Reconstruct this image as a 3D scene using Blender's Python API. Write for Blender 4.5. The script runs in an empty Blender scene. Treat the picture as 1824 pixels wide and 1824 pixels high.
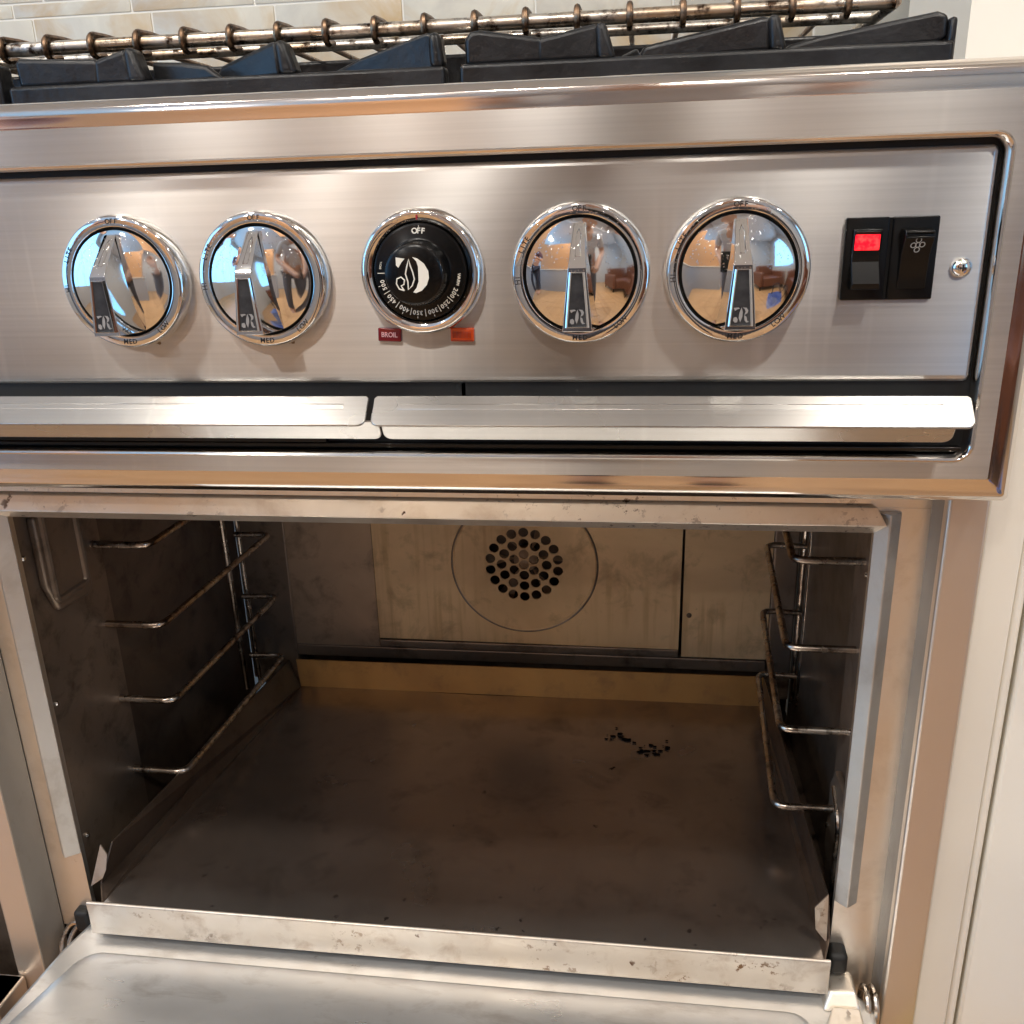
import bpy, bmesh, math, random
from mathutils import Vector, Matrix
from mathutils.geometry import delaunay_2d_cdt
random.seed(7)
S = bpy.context.scene
COL = S.collection
PI = math.pi

# ------------------------------------------------------------------ camera
cam_d = bpy.data.cameras.new("camera")
cam = bpy.data.objects.new("camera", cam_d); COL.objects.link(cam); S.camera = cam
cam_d.sensor_width = 36.0; cam_d.lens = 36.0 * 1623.43 / 1824.0
cam_d.clip_start = 0.01; cam_d.clip_end = 100
pitch, yaw, roll = -0.32875877, 0.14126988, 0.0292729
R = Matrix.Rotation(yaw, 3, 'Z') @ Matrix.Rotation(pitch, 3, 'X') @ Matrix.Rotation(roll, 3, 'Y')
xa, fw, up = R.col[0], R.col[1], R.col[2]
M = Matrix((( xa[0], up[0], -fw[0], 0.38936), (xa[1], up[1], -fw[1], -0.49305), (xa[2], up[2], -fw[2], 0.35), (0, 0, 0, 1)))
cam.matrix_world = M

# ------------------------------------------------------------------ light / view
W = bpy.data.worlds.new("World"); S.world = W; W.use_nodes = True
W.node_tree.nodes["Background"].inputs[0].default_value = (1.0, 0.93, 0.84, 1)
W.node_tree.nodes["Background"].inputs[1].default_value = 0.30
S.view_settings.view_transform = 'Standard'; S.view_settings.look = 'None'
S.view_settings.gamma = 1; S.view_settings.exposure = 1.15
S.view_settings.use_curve_mapping = False
try:
    S.cycles.max_bounces = 10; S.cycles.glossy_bounces = 6; S.cycles.diffuse_bounces = 4
    S.cycles.sample_clamp_indirect = 6.0
    S.cycles.use_denoising = True
except Exception: pass

# ------------------------------------------------------------------ materials
class NT:
    def __init__(s, name):
        s.m = bpy.data.materials.new(name); s.m.use_nodes = True
        s.t = s.m.node_tree; s.n = s.t.nodes; s.l = s.t.links
        s.b = s.n["Principled BSDF"]
    def new(s, typ, **kw):
        n = s.n.new(typ)
        for k, v in kw.items():
            if k in n.inputs: n.inputs[k].default_value = v
            else: setattr(n, k, v)
        return n
    def coords(s, scale=(1, 1, 1), rot=(0, 0, 0)):
        tc = s.new("ShaderNodeTexCoord"); mp = s.new("ShaderNodeMapping")
        mp.inputs["Scale"].default_value = scale; mp.inputs["Rotation"].default_value = rot
        s.l.new(tc.outputs["Object"], mp.inputs["Vector"]); return mp.outputs[0]
    def noise(s, scale, vec=None, detail=4, rough=.55, dist=0.0):
        n = s.new("ShaderNodeTexNoise"); n.inputs["Scale"].default_value = scale
        n.inputs["Detail"].default_value = detail; n.inputs["Roughness"].default_value = rough
        n.inputs["Distortion"].default_value = dist
        s.l.new(vec or s.coords(), n.inputs["Vector"]); return n.outputs[0]
    def ramp(s, src, stops):
        r = s.new("ShaderNodeValToRGB"); e = r.color_ramp.elements
        while len(e) < len(stops): e.new(0.5)
        for i, (p, c) in enumerate(stops):
            e[i].position = p
            e[i].color = (c, c, c, 1) if isinstance(c, (int, float)) else (*c, 1)
        s.l.new(src, r.inputs[0]); return r.outputs[0]
    def mix(s, fac, a, b, mode='MIX'):
        m = s.new("ShaderNodeMixRGB"); m.blend_type = mode
        for i, v in ((0, fac), (1, a), (2, b)):
            if hasattr(v, "is_output"): s.l.new(v, m.inputs[i])
            elif isinstance(v, (int, float)): m.inputs[i].default_value = v if i == 0 else (v, v, v, 1)
            else: m.inputs[i].default_value = (*v, 1)
        return m.outputs[0]
    def mapr(s, src, a, b, c, d):
        m = s.new("ShaderNodeMapRange"); 
        for i, v in enumerate((a, b, c, d)): m.inputs[i + 1].default_value = v
        s.l.new(src, m.inputs[0]); return m.outputs[0]
    def specks(s, scale, size, thin=.5, nscale=None, vec=None, cluster=0):
        """small irregular spots: 1 inside a speck"""
        v = s.new("ShaderNodeTexVoronoi"); v.inputs["Scale"].default_value = scale
        base = vec or s.coords()
        wob = s.noise(scale * 2.5, base, 2)
        av = s.new("ShaderNodeVectorMath"); av.operation = 'MULTIPLY_ADD'
        s.l.new(wob, av.inputs[0]); av.inputs[1].default_value = (.8 / scale,) * 3; s.l.new(base, av.inputs[2])
        s.l.new(av.outputs[0], v.inputs["Vector"])
        spot = s.ramp(v.outputs["Distance"], [(size * .6, 1.0), (size, 0.0)])
        gate = s.ramp(v.outputs["Color"], [(thin, 0.0), (thin + .03, 1.0)])
        out = s.mix(1.0, spot, gate, 'MULTIPLY')
        if cluster:
            out = s.mix(1.0, out, s.ramp(s.noise(cluster, base, 3, .6, .8), [(.43, 0.0), (.54, 1.0)]), 'MULTIPLY')
        return out
    def bump(s, src, strength, dist=.001, prev=None):
        b = s.new("ShaderNodeBump"); b.inputs["Strength"].default_value = strength
        b.inputs["Distance"].default_value = dist; s.l.new(src, b.inputs["Height"])
        if prev is not None: s.l.new(prev, b.inputs["Normal"])
        s.l.new(b.outputs[0], s.b.inputs["Normal"]); return b.outputs[0]
    def setc(s, v, name="Base Color"):
        if hasattr(v, "is_output"): s.l.new(v, s.b.inputs[name])
        elif isinstance(v, (int, float)): s.b.inputs[name].default_value = v
        else: s.b.inputs[name].default_value = (*v, 1)
    def tangent(s, vec, aniso):
        c = s.new("ShaderNodeCombineXYZ"); c.inputs[0].default_value, c.inputs[1].default_value, c.inputs[2].default_value = vec
        s.l.new(c.outputs[0], s.b.inputs["Tangent"]); s.b.inputs["Anisotropic"].default_value = aniso

def brushed(name, col, rough, aniso=.75, tang=(0, 0, 1), brush=(2.5, 1, 620), spots=0.0, smear=.08):
    m = NT(name); m.setc(1.0, "Metallic")
    streak = m.noise(1.0, m.coords(brush), 2, .5)
    big = m.noise(7.0, m.coords((1, 1, 2.2)), 4)
    fine = m.noise(22.0, m.coords((.25, 1, 1)), 2)
    c = m.mix(.35, col, tuple(x * .86 for x in col))
    c = m.mix(m.mapr(streak, .3, .7, 0, .55), col, tuple(x * .8 for x in col))
    c = m.mix(m.mapr(big, .35, .7, 0, .35), c, tuple(x * y for x, y in zip(col, (.93, .86, .78))))
    if spots:
        sp = m.specks(70, .22, 1 - spots)
        c = m.mix(sp, c, (.22, .12, .06))
    m.setc(c)
    up_ = (150, 1, 5) if brush[0] < 50 else (5, 1, 150)
    drip = m.mix(1.0, m.ramp(m.noise(1.0, m.coords(up_), 1, .5), [(.58, 0.0), (.72, 1.0)]), m.ramp(m.noise(5.5, m.coords((1, 1, 1.6)), 3), [(.50, 0.0), (.66, 1.0)]), 'MULTIPLY')
    c = m.mix(m.mapr(drip, 0, 1, 0, .28), c, (.92, .90, .86))
    nick = m.specks(48, .05, .80, vec=m.coords((1, 1, .5))); c = m.mix(m.mapr(nick, 0, 1, 0, .8), c, (.95, .93, .9)); m.setc(c)
    r = m.mix(.5, m.mapr(big, .3, .7, rough - smear * .5, rough + smear), m.mapr(fine, .3, .7, rough - .02, rough + .05))
    m.setc(r, "Roughness")
    m.tangent(tang, aniso)
    return m.m

STEEL = brushed("brushed_steel", (.60, .59, .575), .30, .96)
STEEL_V = brushed("brushed_steel_upright", (.64, .585, .53), .27, .6, tang=(1, 0, 0), brush=(420, 1, 2.5))
PULL = brushed("pull_steel", (.50, .49, .475), .25, .6)
def polished(name, col, rough, n=.02):
    m = NT(name); m.setc(col); m.setc(1.0, "Metallic")
    f = m.noise(35.0, m.coords((.3, 1, 1)), 4); m.setc(m.mapr(f, .3, .75, rough, rough + .07), "Roughness")
    m.bump(m.noise(14.0, m.coords((.35, 1, 1)), 2), n, .003)
    return m.m
POLISH = polished("polished_steel", (.74, .69, .64), .07, .12)
def chrome_mat():
    m = NT("knob_chrome"); m.setc(1.0, "Metallic")
    sp = m.specks(900, .3, .55)
    up_ = m.new("ShaderNodeSeparateXYZ"); m.l.new(m.coords(), up_.inputs[0])
    gate = m.mapr(up_.outputs[2], .0, .02, 0, 1)
    sp2 = m.mix(1.0, sp, gate, 'MULTIPLY')
    m.setc(m.mix(m.mapr(sp2, 0, 1, 0, .45), (.80, .79, .77), (.45, .42, .38)))
    m.setc(m.mapr(m.noise(60.0), .35, .7, .03, .09), "Roughness")
    b = m.bump(sp2, .25, .0004)
    m.bump(m.noise(25.0, None, 2), .05, .002, b)
    return m.m
CHROME = chrome_mat()
def simple(name, col, rough, metal=0.0, bumpn=None, emit=None, var=None, coat=0.0, trans=0.0, spots=None):
    m = NT(name); m.setc(metal, "Metallic"); m.setc(rough, "Roughness")
    c = col
    if var:
        nz = m.noise(var[0], None, 5); c = m.mix(m.mapr(nz, .35, .7, 0, 1), col, var[1])
    if spots:
        c = m.mix(m.specks(spots[0], spots[1], spots[2]), c, spots[3])
    m.setc(c)
    if bumpn: m.bump(m.noise(bumpn[0], None, 4), bumpn[1], bumpn[2])
    if emit: m.setc(emit[0], "Emission Color"); m.setc(emit[1], "Emission Strength")
    if coat: m.setc(coat, "Coat Weight")
    if trans: m.setc(trans, "Transmission Weight")
    return m.m
BLACK = simple("black_plastic", (.003, .003, .003), .22)
BLACK.node_tree.nodes["Principled BSDF"].inputs["Specular IOR Level"].default_value = .28
BLACKM = simple("black_gap", (.004, .0035, .003), .6)
ENAMEL = simple("black_enamel_inlay", (.014, .014, .016), .30, var=(160, (.05, .05, .052)), bumpn=(300, .2, .0003))
WHITE = simple("ivory_print", (.78, .74, .64), .5)
INK = simple("black_engraving", (.015, .013, .012), .5)
REDMARK = simple("red_mark", (.45, .02, .05), .4)
def cast_iron():
    m = NT("cast_iron"); m.setc(.42, "Specular IOR Level")
    bv = m.new("ShaderNodeBevel"); bv.samples = 4; bv.inputs["Radius"].default_value = .0011
    ge = m.new("ShaderNodeNewGeometry"); dt = m.new("ShaderNodeVectorMath"); dt.operation = 'DOT_PRODUCT'
    m.l.new(bv.outputs[0], dt.inputs[0]); m.l.new(ge.outputs["Normal"], dt.inputs[1])
    edge = m.ramp(dt.outputs["Value"], [(.90, 1.0), (.985, 0.0)])
    worn = m.mix(1.0, edge, m.ramp(m.noise(70.0, None, 4, .7), [(.38, 0.0), (.62, 1.0)]), 'MULTIPLY')
    c = m.mix(m.mapr(m.noise(25.0, None, 5), .4, .7, 0, 1), (.0035, .0036, .0042), (.012, .012, .014))
    m.setc(m.mix(m.mapr(worn, 0, 1, 0, .75), c, (.17, .165, .16)))
    m.setc(m.mapr(m.noise(30.0), .3, .7, .28, .5), "Roughness")
    b = m.bump(m.noise(240.0, None, 3), .5, .0006); m.bump(m.noise(40.0), .3, .002, b)
    return m.m
IRON = cast_iron()
def heat_chrome(name, a, b_, dark, rough=.18, sc=60):
    m = NT(name); m.setc(1.0, "Metallic")
    v = m.coords()
    c = m.mix(m.mapr(m.noise(sc * .35, v, 4), .42, .62, 0, 1), a, b_)
    c = m.mix(m.ramp(m.noise(sc * 2.2, v, 6, .7), [(.5, 0.0), (.66, 1.0)]), c, dark)
    m.setc(c); m.setc(m.mapr(m.noise(sc, v), .3, .7, rough, rough + .25), "Roughness")
    m.bump(m.noise(sc * 5, v, 3), .2, .0004); return m.m
RAIL = heat_chrome("heat_tinted_chrome", (.66, .63, .57), (.50, .38, .26), (.05, .03, .02))
RUNG = heat_chrome("browned_rack_wire", (.20, .13, .09), (.34, .22, .13), (.04, .028, .02), .22)
GUIDE = heat_chrome("baked_guide_wire", (.70, .65, .58), (.42, .33, .26), (.12, .09, .07), .14, 40)
def baked(name, a, b_, dark, metal, rough, sc=9, spots=None, bump=.15, r2=.15, stretch=(1, 1, 1)):
    m = NT(name); m.setc(metal, "Metallic"); v = m.coords(stretch)
    c = m.mix(m.mapr(m.noise(sc, v, 5, .6, .6), .35, .68, 0, 1), a, b_)
    c = m.mix(m.ramp(m.noise(sc * 4.5, v, 6, .65, .4), [(.52, 0.0), (.75, .75)]), c, dark)
    if spots:
        for (s_, z_, t_, col) in spots: c = m.mix(m.specks(s_, z_, t_, cluster=(11 if name == "tray_lip_steel" else 6) if s_ > 50 else 0), c, col)
    if name == "tray_baked_steel":      # paler and greyer towards the front edge
        sp_ = m.new("ShaderNodeSeparateXYZ"); m.l.new(m.coords(), sp_.inputs[0])
        yy = m.new("ShaderNodeMath"); yy.operation = 'MULTIPLY_ADD'; m.l.new(m.noise(30.0, m.coords((.5, 1, 1)), 4), yy.inputs[0]); yy.inputs[1].default_value = .03; m.l.new(sp_.outputs[1], yy.inputs[2])
        c = m.mix(m.ramp(m.mapr(yy.outputs[0], -.008, .022, 0, 1), [(0, .85), (1, 0.0)]), c, (.52, .48, .44))
        c = m.mix(m.mix(1.0, m.specks(110, .22, .7), m.ramp(m.mapr(yy.outputs[0], 0, .06, 0, 1), [(0, .9), (1, 0.0)]), 'MULTIPLY'), c, (.03, .018, .012))
    g_ = {"tray_lip_steel": (.575, 110, 9, (.16, .085, .04)), "lintel_steel": (.57, 150, 9, (.12, .06, .03)), "oven_door_liner_steel": (.66, 70, 5, (.20, .11, .06)), "oven_frame_steel": (.66, 90, 6, (.25, .16, .10)), "tray_baked_steel": (.655, 95, 6, (.09, .065, .05))}.get(name)
    if g_:
        fleck = m.ramp(m.noise(g_[1], v, 8, .72), [(g_[0], 0.0), (g_[0] + .035, 1.0)])
        c = m.mix(m.mix(1.0, fleck, m.ramp(m.noise(g_[2], v, 3, .6, .5), [(.48, 0.0), (.60, 1.0)]), 'MULTIPLY'), c, g_[3])
    if name in ("oven_door_liner_steel", "tray_baked_steel"):
        for k_, (rz, st) in enumerate(((.5, 9), (-.9, 11), (1.35, 14))):
            sc_ = m.specks(26 + 6 * k_, .10, .80, vec=m.coords((1, st, 1), (0, 0, rz)))
            c = m.mix(m.mapr(sc_, 0, 1, 0, .5), c, (.30, .28, .26) if "door" in name else (.30, .26, .23))
        # dried wipe marks
        wp = m.ramp(m.noise(7, m.coords((1, 2.6, 1), (0, 0, .3)), 4, .6, 1.5), [(.5, 0.0), (.64, 1.0)])
        c = m.mix(m.mapr(wp, 0, 1, 0, .22), c, (.86, .84, .8) if "door" in name else (.34, .28, .24))
    if name == "baked_back_panel":     # brown grease blown out round the fan holes, runs below it
        ps = m.new("ShaderNodeVectorMath"); ps.operation = 'DISTANCE'; m.l.new(m.coords((1, 0, 1)), ps.inputs[0]); ps.inputs[1].default_value = (.2823, 0, .0105)
        wob = m.new("ShaderNodeMath"); wob.operation = 'MULTIPLY_ADD'; m.l.new(m.noise(40, v, 4), wob.inputs[0]); wob.inputs[1].default_value = .03; m.l.new(ps.outputs["Value"], wob.inputs[2])
        c = m.mix(m.ramp(m.mapr(wob.outputs[0], .03, .085, 0, 1), [(0, .55), (.6, .25), (1, 0.0)]), c, (.36, .22, .11))
        run = m.mix(1.0, m.ramp(m.noise(1.0, m.coords((130, 1, 7)), 3), [(.5, 0.0), (.62, 1.0)]), m.ramp(m.noise(8, v, 3), [(.45, 0.0), (.6, 1.0)]), 'MULTIPLY')
        c = m.mix(m.mapr(run, 0, 1, 0, .45), c, (.46, .26, .11))
    if name == "tray_lip_steel":      # burnt fat collected along the lower edge
        sz = m.new("ShaderNodeSeparateXYZ"); m.l.new(m.coords(), sz.inputs[0])
        low = m.ramp(m.mapr(sz.outputs[2], -.1365, -.122, 0, 1), [(0, 1.0), (1, 0.0)])
        g2 = m.mix(1.0, m.ramp(m.noise(160, v, 6, .7), [(.47, 0.0), (.56, 1.0)]), m.ramp(m.noise(7.5, v, 2), [(.53, 0.0), (.62, 1.0)]), 'MULTIPLY')
        c = m.mix(m.mix(1.0, g2, low, 'MULTIPLY'), c, (.12, .06, .03))
    m.setc(c); m.setc(m.mapr(m.noise(sc * 2.3, v, 4), .3, .7, rough, rough + r2), "Roughness")
    m.bump(m.noise(sc * 14, v, 4), bump, .0006); return m.m
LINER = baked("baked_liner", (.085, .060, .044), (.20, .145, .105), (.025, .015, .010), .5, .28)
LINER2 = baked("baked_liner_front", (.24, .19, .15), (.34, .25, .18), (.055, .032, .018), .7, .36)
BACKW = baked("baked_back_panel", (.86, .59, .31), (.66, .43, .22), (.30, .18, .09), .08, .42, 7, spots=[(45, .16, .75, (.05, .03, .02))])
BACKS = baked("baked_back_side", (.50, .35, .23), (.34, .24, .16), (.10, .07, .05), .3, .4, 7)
TRAYF = baked("tray_baked_steel", (.37, .295, .245), (.27, .21, .17), (.15, .11, .085), .90, .20, 6, spots=[(55, .14, .8, (.03, .02, .015))], bump=.012, r2=.08)
TRAYL = baked("tray_lip_steel", (.62, .565, .50), (.52, .45, .375), (.32, .22, .15), .88, .36, 10,
              spots=[(70, .16, .80, (.10, .05, .025)), (40, .14, .90, (.20, .12, .07))], stretch=(1, 1, 1), bump=.1)
TRAYB = baked("tray_back_glow", (.40, .22, .07), (.27, .145, .05), (.14, .08, .04), .6, .30, 7)  # the warm orange glow on the rear rim is put into its colour
FRAME = baked("oven_frame_steel", (.84, .78, .70), (.76, .69, .61), (.58, .50, .41), .92, .27, 5,
              spots=[(60, .15, .90, (.12, .07, .04))])
FRAMEL = baked("lintel_steel", (.92, .84, .73), (.84, .74, .61), (.66, .54, .41), .85, .26, 7,
              spots=[(75, .25, .72, (.09, .045, .02)), (200, .22, .75, (.07, .04, .025)), (28, .12, .8, (.16, .07, .03))])
JAMB = baked("jamb_steel", (.36, .32, .27), (.27, .235, .20), (.15, .11, .085), .5, .35, 7, stretch=(1, 1, .4))
DOORM = baked("oven_door_liner_steel", (.82, .81, .785), (.72, .71, .68), (.48, .44, .39), .74, .27, 8,
              spots=[(38, .10, .87, (.10, .05, .03)), (80, .12, .92, (.13, .07, .04)), (26, .045, .55, (.30, .28, .25))], bump=.12, stretch=(.6, 1.6, 1))
def rainbow_strip():
    m = NT("heat_blued_strip"); m.setc(1.0, "Metallic")
    sep = m.new("ShaderNodeSeparateXYZ"); m.l.new(m.coords(), sep.inputs[0])
    wob = m.noise(9.0, m.coords((4, 1, 1)), 3)
    z = m.new("ShaderNodeMath"); z.operation = 'MULTIPLY_ADD'; m.l.new(wob, z.inputs[0]); z.inputs[1].default_value = .03
    m.l.new(sep.outputs[2], z.inputs[2])
    x = m.new("ShaderNodeMath"); x.operation = 'MULTIPLY_ADD'; m.l.new(sep.outputs[0], x.inputs[0]); x.inputs[1].default_value = -1.6
    m.l.new(z.outputs[0], x.inputs[2])
    base = m.ramp(m.mapr(x.outputs[0], -1.12, -.83, 0, 1),
                  [(0.0, (.62, .36, .34)), (.1, (.74, .42, .42)), (.2, (.74, .68, .42)), (.33, (.70, .62, .50)), (.5, (.70, .62, .53)), (.8, (.68, .59, .51)), (1.0, (.68, .59, .50))])
    m.setc(base); m.setc(.85, "Metallic"); m.setc(.33, "Roughness"); m.tangent((0, 0, 1), .4)
    return m.m
STRIP = rainbow_strip()
CREAM = simple("cream_cabinet_paint", (.86, .81, .71), .42, bumpn=(60, .03, .001))
CREAMG = simple("cabinet_groove_glaze", (.52, .46, .30), .5)
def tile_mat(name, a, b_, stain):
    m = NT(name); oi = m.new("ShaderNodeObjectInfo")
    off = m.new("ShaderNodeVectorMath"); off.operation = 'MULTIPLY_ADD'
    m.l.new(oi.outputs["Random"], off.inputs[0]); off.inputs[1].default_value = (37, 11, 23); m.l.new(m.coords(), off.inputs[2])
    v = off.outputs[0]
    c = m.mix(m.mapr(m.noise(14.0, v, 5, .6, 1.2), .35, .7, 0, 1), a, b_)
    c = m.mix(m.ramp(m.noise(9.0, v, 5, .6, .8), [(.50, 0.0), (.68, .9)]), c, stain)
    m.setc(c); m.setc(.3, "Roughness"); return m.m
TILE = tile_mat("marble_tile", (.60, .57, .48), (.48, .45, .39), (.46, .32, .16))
TILE_SHADED = tile_mat("shaded_side_tile", (.34, .375, .40), (.29, .32, .35), (.37, .38, .38))  # tile colour greyed to carry the shade on the side wall
GROUT = simple("grout", (.76, .74, .68), .8)
RED_LENS = simple("red_lens", (.16, .002, .006), .15, coat=.3)
AMBER = simple("amber_lens", (.50, .055, .004), .2, coat=.3)
def lit_red():
    m = NT("lit_red_lens"); c = m.mix(m.ramp(m.noise(420.0, None, 3, .6), [(.42, 0.0), (.66, 1.0)]), (.62, .0, .008), (1.0, .035, .03))
    m.setc((.4, .0, .01)); m.setc(c, "Emission Color"); m.setc(1.15, "Emission Strength"); m.setc(.2, "Roughness"); m.setc(.6, "Coat Weight"); return m.m
LITRED = lit_red()

# ------------------------------------------------------------------ mesh helpers
def newbm(): return bmesh.new()
def finish(name, bm, mats, parent=None, loc=(0, 0, 0), smooth=35, bevel=0, seg=2, label=None, recalc=True):
    if recalc: bmesh.ops.recalc_face_normals(bm, faces=bm.faces)
    me = bpy.data.meshes.new(name); bm.to_mesh(me); bm.free()
    if not isinstance(mats, (list, tuple)): mats = [mats]
    for m in mats: me.materials.append(m)
    o = bpy.data.objects.new(name, me); COL.objects.link(o)
    if parent: 
        o.parent = parent; par = Vector((0, 0, 0)); p = parent
        while p: par += p.location; p = p.parent
        o.location = Vector(loc) - par
    else: o.location = loc
    if smooth:
        for p in me.polygons: p.use_smooth = True
        me.set_sharp_from_angle(angle=math.radians(smooth))
    if bevel:
        b = o.modifiers.new("bevel", 'BEVEL'); b.width = bevel; b.segments = seg; b.limit_method = 'ANGLE'; b.angle_limit = math.radians(40)
        b.harden_normals = False
    if label: o["label"] = label
    if name in ("lettering", "fan_symbol", "cross_slot", "rib"): o["kind"] = "stuff"      # too small to pick apart
    return o
def box(bm, x0, x1, y0, y1, z0, z1, mi=0):
    vs = [bm.verts.new((x, y, z)) for x in (x0, x1) for y in (y0, y1) for z in (z0, z1)]
    for f in ((0, 1, 3, 2), (4, 6, 7, 5), (0, 4, 5, 1), (2, 3, 7, 6), (0, 2, 6, 4), (1, 5, 7, 3)):
        bm.faces.new([vs[i] for i in f]).material_index = mi
def prism(bm, pts3, off, mi=0):
    """closed polygon pts3 swept by vector off"""
    a = [bm.verts.new(p) for p in pts3]; b = [bm.verts.new(Vector(p) + Vector(off)) for p in pts3]
    bm.faces.new(a).material_index = mi; bm.faces.new(b[::-1]).material_index = mi
    n = len(a)
    for i in range(n): bm.faces.new((a[i], b[i], b[(i + 1) % n], a[(i + 1) % n])).material_index = mi
def tube(bm, pts, r, seg=10, closed=False, mi=0, caps=True):
    pts = [Vector(p) for p in pts]; n = len(pts); rings = []
    prev = None
    for i, p in enumerate(pts):
        if closed: t = (pts[(i + 1) % n] - pts[i - 1]).normalized()
        else: t = ((pts[i + 1] - p) if i == 0 else (p - pts[i - 1]) if i == n - 1 else ((pts[i + 1] - p).normalized() + (p - pts[i - 1]).normalized())).normalized()
        if prev is None:
            a = Vector((0, 0, 1)) if abs(t.z) < .9 else Vector((1, 0, 0)); u = t.cross(a).normalized()
        else: u = (prev - t * prev.dot(t)).normalized()
        prev = u; v = t.cross(u)
        rings.append([bm.verts.new(p + u * (r * math.cos(2 * PI * k / seg)) + v * (r * math.sin(2 * PI * k / seg))) for k in range(seg)])
    for i in range(n if closed else n - 1):
        a, b = rings[i], rings[(i + 1) % n]
        for k in range(seg): bm.faces.new((a[k], a[(k + 1) % seg], b[(k + 1) % seg], b[k])).material_index = mi
    if caps and not closed:
        bm.faces.new(rings[0][::-1]).material_index = mi; bm.faces.new(rings[-1]).material_index = mi
def rounded(pts, r, n=5):
    """round the inner corners of a polyline"""
    pts = [Vector(p) for p in pts]; out = [pts[0]]
    for i in range(1, len(pts) - 1):
        a, p, b = pts[i - 1], pts[i], pts[i + 1]
        d1 = (a - p).normalized(); d2 = (b - p).normalized()
        rr = min(r, (a - p).length * .45, (b - p).length * .45)
        s, e = p + d1 * rr, p + d2 * rr
        for k in range(n + 1):
            t = k / n; out.append(s * (1 - t) ** 2 + p * (2 * t * (1 - t)) + e * t * t)
    out.append(pts[-1]); return out
def lathe(bm, prof, seg=64, c=(0, 0, 0), mis=None):
    """prof: (radius, outward) about the -Y axis through c"""
    rings = []
    for (r, o) in prof:
        if r < 1e-6: rings.append([bm.verts.new((c[0], c[1] - o, c[2]))])
        else: rings.append([bm.verts.new((c[0] + r * math.cos(2 * PI * k / seg), c[1] - o, c[2] + r * math.sin(2 * PI * k / seg))) for k in range(seg)])
    for i in range(len(rings) - 1):
        a, b = rings[i], rings[i + 1]
        for k in range(seg):
            k2 = (k + 1) % seg
            if len(b) == 1: f = bm.faces.new((a[k], a[k2], b[0]))
            elif len(a) == 1: f = bm.faces.new((a[0], b[k2], b[k]))
            else: f = bm.faces.new((a[k], a[k2], b[k2], b[k]))
            if mis: f.material_index = mis[i]
def extrx(bm, prof, x0, x1, mi=0, cut0=None, cut1=None, mis=None):
    """closed profile of (y, z) swept along x; cut(y,z)->x overrides the ends"""
    A = [bm.verts.new(((cut0(y, z) if cut0 else x0), y, z)) for y, z in prof]
    B = [bm.verts.new(((cut1(y, z) if cut1 else x1), y, z)) for y, z in prof]
    bm.faces.new(A).material_index = mi; bm.faces.new(B[::-1]).material_index = mi
    n = len(A)
    for i in range(n):
        bm.faces.new((A[i], B[i], B[(i + 1) % n], A[(i + 1) % n])).material_index = mis[i] if mis else mi
def rr(x0, x1, z0, z1, r, n=6):
    out = []
    for cx, cz, a0 in ((x1 - r, z1 - r, 0), (x0 + r, z1 - r, 90), (x0 + r, z0 + r, 180), (x1 - r, z0 + r, 270)):
        for k in range(n + 1):
            a = math.radians(a0 + 90 * k / n); out.append((cx + r * math.cos(a), cz + r * math.sin(a)))
    return out
def rings(bm, loops, mis, cap_last=None, cap_first=None):
    vs = [[bm.verts.new(p) for p in L] for L in loops]
    for i in range(len(vs) - 1):
        a, b = vs[i], vs[i + 1]; n = len(a)
        for k in range(n): bm.faces.new((a[k], a[(k + 1) % n], b[(k + 1) % n], b[k])).material_index = mis[i]
    if cap_last is not None: bm.faces.new(vs[-1]).material_index = cap_last
    if cap_first is not None: bm.faces.new(vs[0][::-1]).material_index = cap_first
def pillow(bm, x0, x1, z0, z1, y0, y1, r, rad=.002, mi=0, n=5, back=True):
    """slab with its front (y1 < y0) edges rounded"""
    L = [[(x, y0, z) for x, z in rr(x0, x1, z0, z1, rad, n)]]
    for t in (0, 30, 60, 90):
        a = math.radians(t); d = r * (1 - math.cos(a)); y = y1 + r - r * math.sin(a)
        L.append([(x, y, z) for x, z in rr(x0 + d, x1 - d, z0 + d, z1 - d, max(rad - d, .0003), n)])
    rings(bm, L, [mi] * 4, cap_last=mi, cap_first=mi if back else None)
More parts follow.
